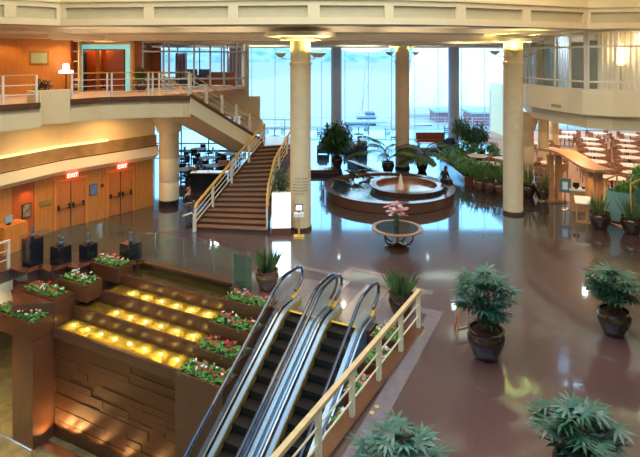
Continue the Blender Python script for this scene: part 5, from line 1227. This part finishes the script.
MB().lathe([(.15, 0), (.13, .03), (.015, .05), (.015, 2.0)], n=12).build('pole', M['brass'], fl); MB().lathe([(.06, 1.95), (.2, 2.05), (.24, 2.18), (.001, 2.24)], n=18).build('lamp_shade', M['lampshade'], fl, True)
lamp('POINT', (13.85, 23.95, 7.75), 30, (1, .7, .35), .2); lamp('AREA', (15.2, 23.6, 8.7), 70, (1, .78, .5), 1.2, to=(15.8, 24.6, 5)); lamp('AREA', (12.7, 25.8, 8.7), 60, (.95, .95, 1), 1.2, to=(13.2, 27.5, 5)); lamp('AREA', (12.5, 29, 8.7), 40, (1, .9, .8), 1., to=(12.8, 30, 5)); lamp('AREA', (18, 20, 8.6), 120, (1, .7, .4), 2, to=(18, 20, 5))  # area lamps have no fixtures, added to light the curtains and rooms

# ------------------------------------------------------------------ window walls
WX0, WX1 = -7.2, 17.6
glazed('window_5', 'full-height main window wall facing the harbour', [(WX0, 48), (WX1, 48)], 0, 8.5, [0] + [.9 + 2.15 * k for k in range(12)], [.12], 'mull', .04)
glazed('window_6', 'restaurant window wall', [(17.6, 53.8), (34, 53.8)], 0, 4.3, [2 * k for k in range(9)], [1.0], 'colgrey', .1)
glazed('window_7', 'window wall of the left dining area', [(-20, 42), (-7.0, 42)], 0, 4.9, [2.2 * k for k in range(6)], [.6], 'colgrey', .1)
mb = MB(); mb.strip([(-7.0, 42), (-7.2, 48)], 0, 8.5, .2); mb.box(-24, -6, 42.3, 42.5, 4.9, 5.6); mb.box(17.6, 18, 48, 53.8, 0, 5.0); mb.box(33.8, 34, -6, 54, 0, 14); mb.box(-24, -23.8, -6, 48, 0, 14)
struct(mb.build('wall_sides', M['cream2']))
mb = MB(); mb.box(-20, -7, 41.9, 42.2, 4.9, 5.5); mb.box(17.4, 34, 48, 48.2, 4.9, 8.8); struct(mb.build('wall_header', M['cream2']))
cbm = thing('cable_brace', 'pair of thin crossing steel cables bracing the main window wall', 'cable', Q(368, 47.6))
for (x0, z0, x1, z1) in ((359, 2.3, 378, 8.3), (362, 2.3, 366, 8.3)): A = Q(x0, 47.6, z0) - Q(368, 47.6); B = Q(x1, 47.6, z1) - Q(368, 47.6); MB().tube([A, B], .025, 5).build('cable', M['metal'], cbm)

# ------------------------------------------------------------------ outdoors
mb = MB(); mb.box(-900, 900, 58, 2600, -10.2, -10); tag(mb.build('harbour_water', M['sea']), 'pale blue harbour water beyond the windows', 'water', kind='stuff')
mb = MB(); mb.box(-60, 60, 48.3, 60, -.8, -.35); struct(mb.build('trim_25', M['dock']), 'pale waterfront terrace outside the windows', 'terrace')
rnd = random.Random(4); mb = MB(); vs = []; n = 120
for i in range(n + 1):
    x = -1500 + 3000 * i / n
    h = 48 + 16 * math.sin(i * .17) + 10 * math.sin(i * .41 + 1) + rnd.uniform(-3, 3)
    vs += [(x, 2150, -10), (x, 2200, h * .5), (x, 2350, h), (x, 2600, h + 10), (x, 2650, -10)]
fs = [(i * 5 + k, i * 5 + 5 + k, i * 5 + 6 + k, i * 5 + 1 + k) for i in range(n) for k in range(4)]
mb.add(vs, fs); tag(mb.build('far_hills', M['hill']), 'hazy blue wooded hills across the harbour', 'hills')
for i, (x, y, s_) in enumerate(((-4.6, 52.5, 'left of the cream column'), (.8, 51.5, 'left of the leafy tree'), (4.0, 54.0, 'behind the arching palm'), (7.6, 51.8, 'just right of the tan column'), (13.8, 53.0, 'beyond the garden bed trees'))):
    t = dup(t1, (x, y, -.35), 0, 'blue-grey terrace table outside the windows, ' + s_, 'tables on the outdoor terrace')
    for k, sd in enumerate(('left', 'right')):
        dup(d0, (x + (-.85, .85)[k], y + .2, -.35), (1.5, -1.5)[k], f'dark chair {sd} of the terrace table {s_}', 'chairs on the outdoor terrace')
railing('railing', 'pale railing along the outer edge of the waterfront terrace', [(-20, 59.7, -.35), (5, 59.7, -.35), (30, 59.7, -.35)], 1.0, 3.2, 2, 'mull', 'mull', .05, .05)
# white sail roof (tent on a pier)
mb = MB(); A = [(407, 108), (413, 88), (417, 66), (419, 44), (420, 20)]; dd = 150; n = len(A); vs = []
for (x, y) in A:
    p = Q(x, dd); z = CH - (y - HZ) * dd / F
    for k in range(9): s = k / 8; vs.append((p.x + s * 30 , dd + math.sin(s * PI) * 5 * (1 if k % 2 else .5) + 4 * s, z))
    for k in range(9): s = 1 - k / 8; vs.append((p.x + s * 30, dd + 10 + s * 3, z))
fs = []
m_ = 18
for i in range(n - 1):
    for k in range(m_): fs.append((i * m_ + k, i * m_ + (k + 1) % m_, (i + 1) * m_ + (k + 1) % m_, (i + 1) * m_ + k))
fs += [tuple(range(m_)), tuple((n - 1) * m_ + k for k in range(m_))[::-1]]
mb.add(vs, fs); tag(mb.build('sail_canopy', M['sail']), 'huge bright white sail-like canopy outside the right-hand windows', 'canopy')
def outside(name, label, cat, parts, grp=None):
    x, y, dd, _ = parts[0][1]; root = thing(name, label, cat, Q(x, dd, -10), 0, grp); o = root.location
    for nm, (x0, x1_, d_, dep), (ya, yb), m in [(p[0], p[1], p[2], p[3]) for p in [(q[0], (q[1][0], q[1][1], q[1][2], q[1][3]), q[2], q[3]) for q in parts]]:
        p0, p1 = Q(x0, d_), Q(x1_, d_); z0 = CH - (yb - HZ) * d_ / F; z1 = CH - (ya - HZ) * d_ / F
        MB().box(p0.x - o.x, p1.x - o.x, d_ - o.y, d_ + dep - o.y, z0 - o.z, z1 - o.z).build(nm, M[m], root)
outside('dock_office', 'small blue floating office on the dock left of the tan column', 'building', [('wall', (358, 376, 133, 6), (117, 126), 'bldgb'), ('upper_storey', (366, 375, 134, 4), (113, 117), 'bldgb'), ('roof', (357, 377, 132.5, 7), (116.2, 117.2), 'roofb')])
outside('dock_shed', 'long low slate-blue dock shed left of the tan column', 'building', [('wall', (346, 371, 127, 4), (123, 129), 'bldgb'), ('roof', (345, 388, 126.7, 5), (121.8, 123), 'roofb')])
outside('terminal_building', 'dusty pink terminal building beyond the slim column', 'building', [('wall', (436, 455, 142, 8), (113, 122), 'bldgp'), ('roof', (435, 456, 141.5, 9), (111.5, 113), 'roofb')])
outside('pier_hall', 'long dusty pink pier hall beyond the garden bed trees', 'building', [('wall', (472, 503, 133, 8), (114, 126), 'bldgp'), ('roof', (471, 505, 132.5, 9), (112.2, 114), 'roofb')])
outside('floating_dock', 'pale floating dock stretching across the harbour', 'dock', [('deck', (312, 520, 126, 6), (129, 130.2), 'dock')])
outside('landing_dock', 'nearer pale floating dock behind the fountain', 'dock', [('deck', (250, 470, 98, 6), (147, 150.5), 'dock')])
def boat(label, px, d, L, rz):
    t = thing('moored_boat', label, 'boat', Q(px, d, -10), rz, 'boats moored in the harbour')
    mb = MB(); n = 8; vs = []
    for i in range(n + 1):
        s = i / n; w_ = 1.1 * math.sin(PI * (.12 + .88 * s) * .98) ** .6; x = (s - .5) * L
        vs += [(x, -w_ * .6, .0), (x, w_ * .6, .0), (x, w_, 1.1 + .3 * s), (x, -w_, 1.1 + .3 * s)]
    fs = [(3, 2, 1, 0), tuple(n * 4 + k for k in range(4))] + [(i * 4 + k, i * 4 + (k + 1) % 4, i * 4 + 4 + (k + 1) % 4, i * 4 + 4 + k) for i in range(n) for k in range(4)]
    mb.add(vs, fs); mb.build('hull', M['boatw'], t); MB().box(-L * .25, L * .15, -.8, .8, 1.1, 2.4).build('cabin', M['bldgb'], t); MB().box(-L * .28, L * .18, -.9, .9, 2.4, 2.55).build('roof', M['boatw'], t)
boat('white boat moored nearest the leafy tree outside the windows', 345, 112, 9, .2); boat('white boat moored outside behind the palm', 375, 108, 10, -.1); boat('white boat moored outside right of the tan column', 425, 118, 9, .3); boat('white boat moored at the right, before the pier hall', 478, 112, 9, .1)
boat('white boat moored outside behind the stair landing', 272, 115, 10, .4)

# ------------------------------------------------------------------ lights
w = bpy.data.worlds.new('World'); bpy.context.scene.world = w; w.use_nodes = True; nt = w.node_tree
bg = nt.nodes['Background']; tc = nt.nodes.new('ShaderNodeTexCoord'); sx = nt.nodes.new('ShaderNodeSeparateXYZ'); rp = nt.nodes.new('ShaderNodeValToRGB')
nt.links.new(tc.outputs['Generated'], sx.inputs[0]); nt.links.new(sx.outputs['Z'], rp.inputs[0]); nt.links.new(rp.outputs[0], bg.inputs[0])
rp.color_ramp.elements[0].color = (.55, .84, 1, 1); rp.color_ramp.elements[0].position = 0; rp.color_ramp.elements[1].color = (.42, .66, 1, 1); rp.color_ramp.elements[1].position = .9
bg.inputs[1].default_value = 2.45
def portal(x, y, z, sx_, sy_, rot):
    l = bpy.data.lights.new('portal', 'AREA'); l.shape = 'RECTANGLE'; l.size = sx_; l.size_y = sy_; l.cycles.is_portal = True; o = bpy.data.objects.new('portal_light', l); col.objects.link(o); o.location = (x, y, z); o.rotation_euler = rot
portal(5.2, 48.15, 4.25, 25, 8.5, (PI / 2 , 0, PI)); portal(0, 8, 14.4, 18, 18, (0, 0, 0))
portal(-13.5, 42.2, 2.5, 13, 5, (PI / 2, 0, PI))
# lobby down-lighting from the high atrium ceiling and the soffits
for x in (-7, 1, 9):
    for y in (11, 19): lamp('AREA', (x, y, 13.8), 260, (1, .74, .46), 5.5, to=(x, y, 0))
for x in (-6, 1.5, 8.5):
    for y in (26, 33, 41): lamp('SPOT', (x, y, 8.2), 110, (1, .74, .48), .10, spot=2.5, to=(x, y, 0))
for x, y, e in ((-9.4, 20.5, 60), (-8.2, 23.0, 60), (-11.5, 16.5, 50)): lamp('AREA', (x - .8, y + .3, 4.85), e, (1, .62, .28), .6, to=(x - .8, y, 0))
for x in (15.5, 20, 25):
    for y in (26, 32, 38, 44, 50): lamp('SPOT', (x + (y - 35) * .25, y, 4.2), 260, (1, .70, .46), .10, spot=2.6, to=(x + (y - 35) * .25, y, 0))
for x, y in ((-10.5, 23.5), (-8, 25.5), (-12.6, 20)): lamp('AREA', (x, y, 8.35), 30, (1, .66, .32), .4, to=(x, y, 5.8))
lamp('AREA', (-8, 33, 8.3), 50, (.85, .9, 1), 2, to=(-8, 33, 5.8))
for x, y in ((-8.5, 30), (-7, 34.5), (-11, 33)): lamp('AREA', (x, y, 4.8), 35, (1, .72, .5), .5, to=(x, y, 0))
lamp('AREA', U(-17.2, 9.8, -.6), 160, (1, .75, .4), 1, to=U(-20, 8, -5))  # unseen lamp added below the floor slab to brighten the lower carpet
lamp('SPOT', P(595, 222) + Vector((-.3, -.3, 2.3)), 30, (1, .6, .25), .1, spot=1.8, to=P(590, 222) + Vector((0, 0, .6)))

for x, y in ((-9, 22.0), (-4.5, 21.8), (0, 21.6), (4.5, 21.9), (9, 23.2)): lamp('AREA', (x, y, 8.3), 9, (1, .84, .58), 3.6, to=(x, y + .6, 9), sy=.25)  # added uplights without fixtures, brightening the stepped ceiling behind the fascia
for x in (-4, 3, 9):
    for y in (30, 38): lamp('AREA', (x, y, 7.9), 22, (1, .80, .62), 3, to=(x, y, 9), sy=.3)  # further uplights without fixtures, aimed at the flat ceiling
# ------------------------------------------------------------------ camera
cam = bpy.data.cameras.new('camera'); co = bpy.data.objects.new('camera', cam); col.objects.link(co); co.location = (0, 0, CH); co.rotation_euler = (PI / 2, 0, 0)
cam.sensor_width = 36; cam.lens = F / 640 * 36; cam.shift_y = -(228.5 - HZ) / 640; cam.clip_end = 5000; cam.clip_start = .1
sc = bpy.context.scene; sc.camera = co
sc.view_settings.view_transform = 'Standard'; sc.view_settings.look = 'None'; sc.view_settings.exposure = 0.7; sc.view_settings.gamma = 1; sc.view_settings.use_curve_mapping = False
sc.cycles.use_denoising = True; sc.cycles.max_bounces = 10; sc.cycles.transparent_max_bounces = 24; sc.cycles.sample_clamp_indirect = 4
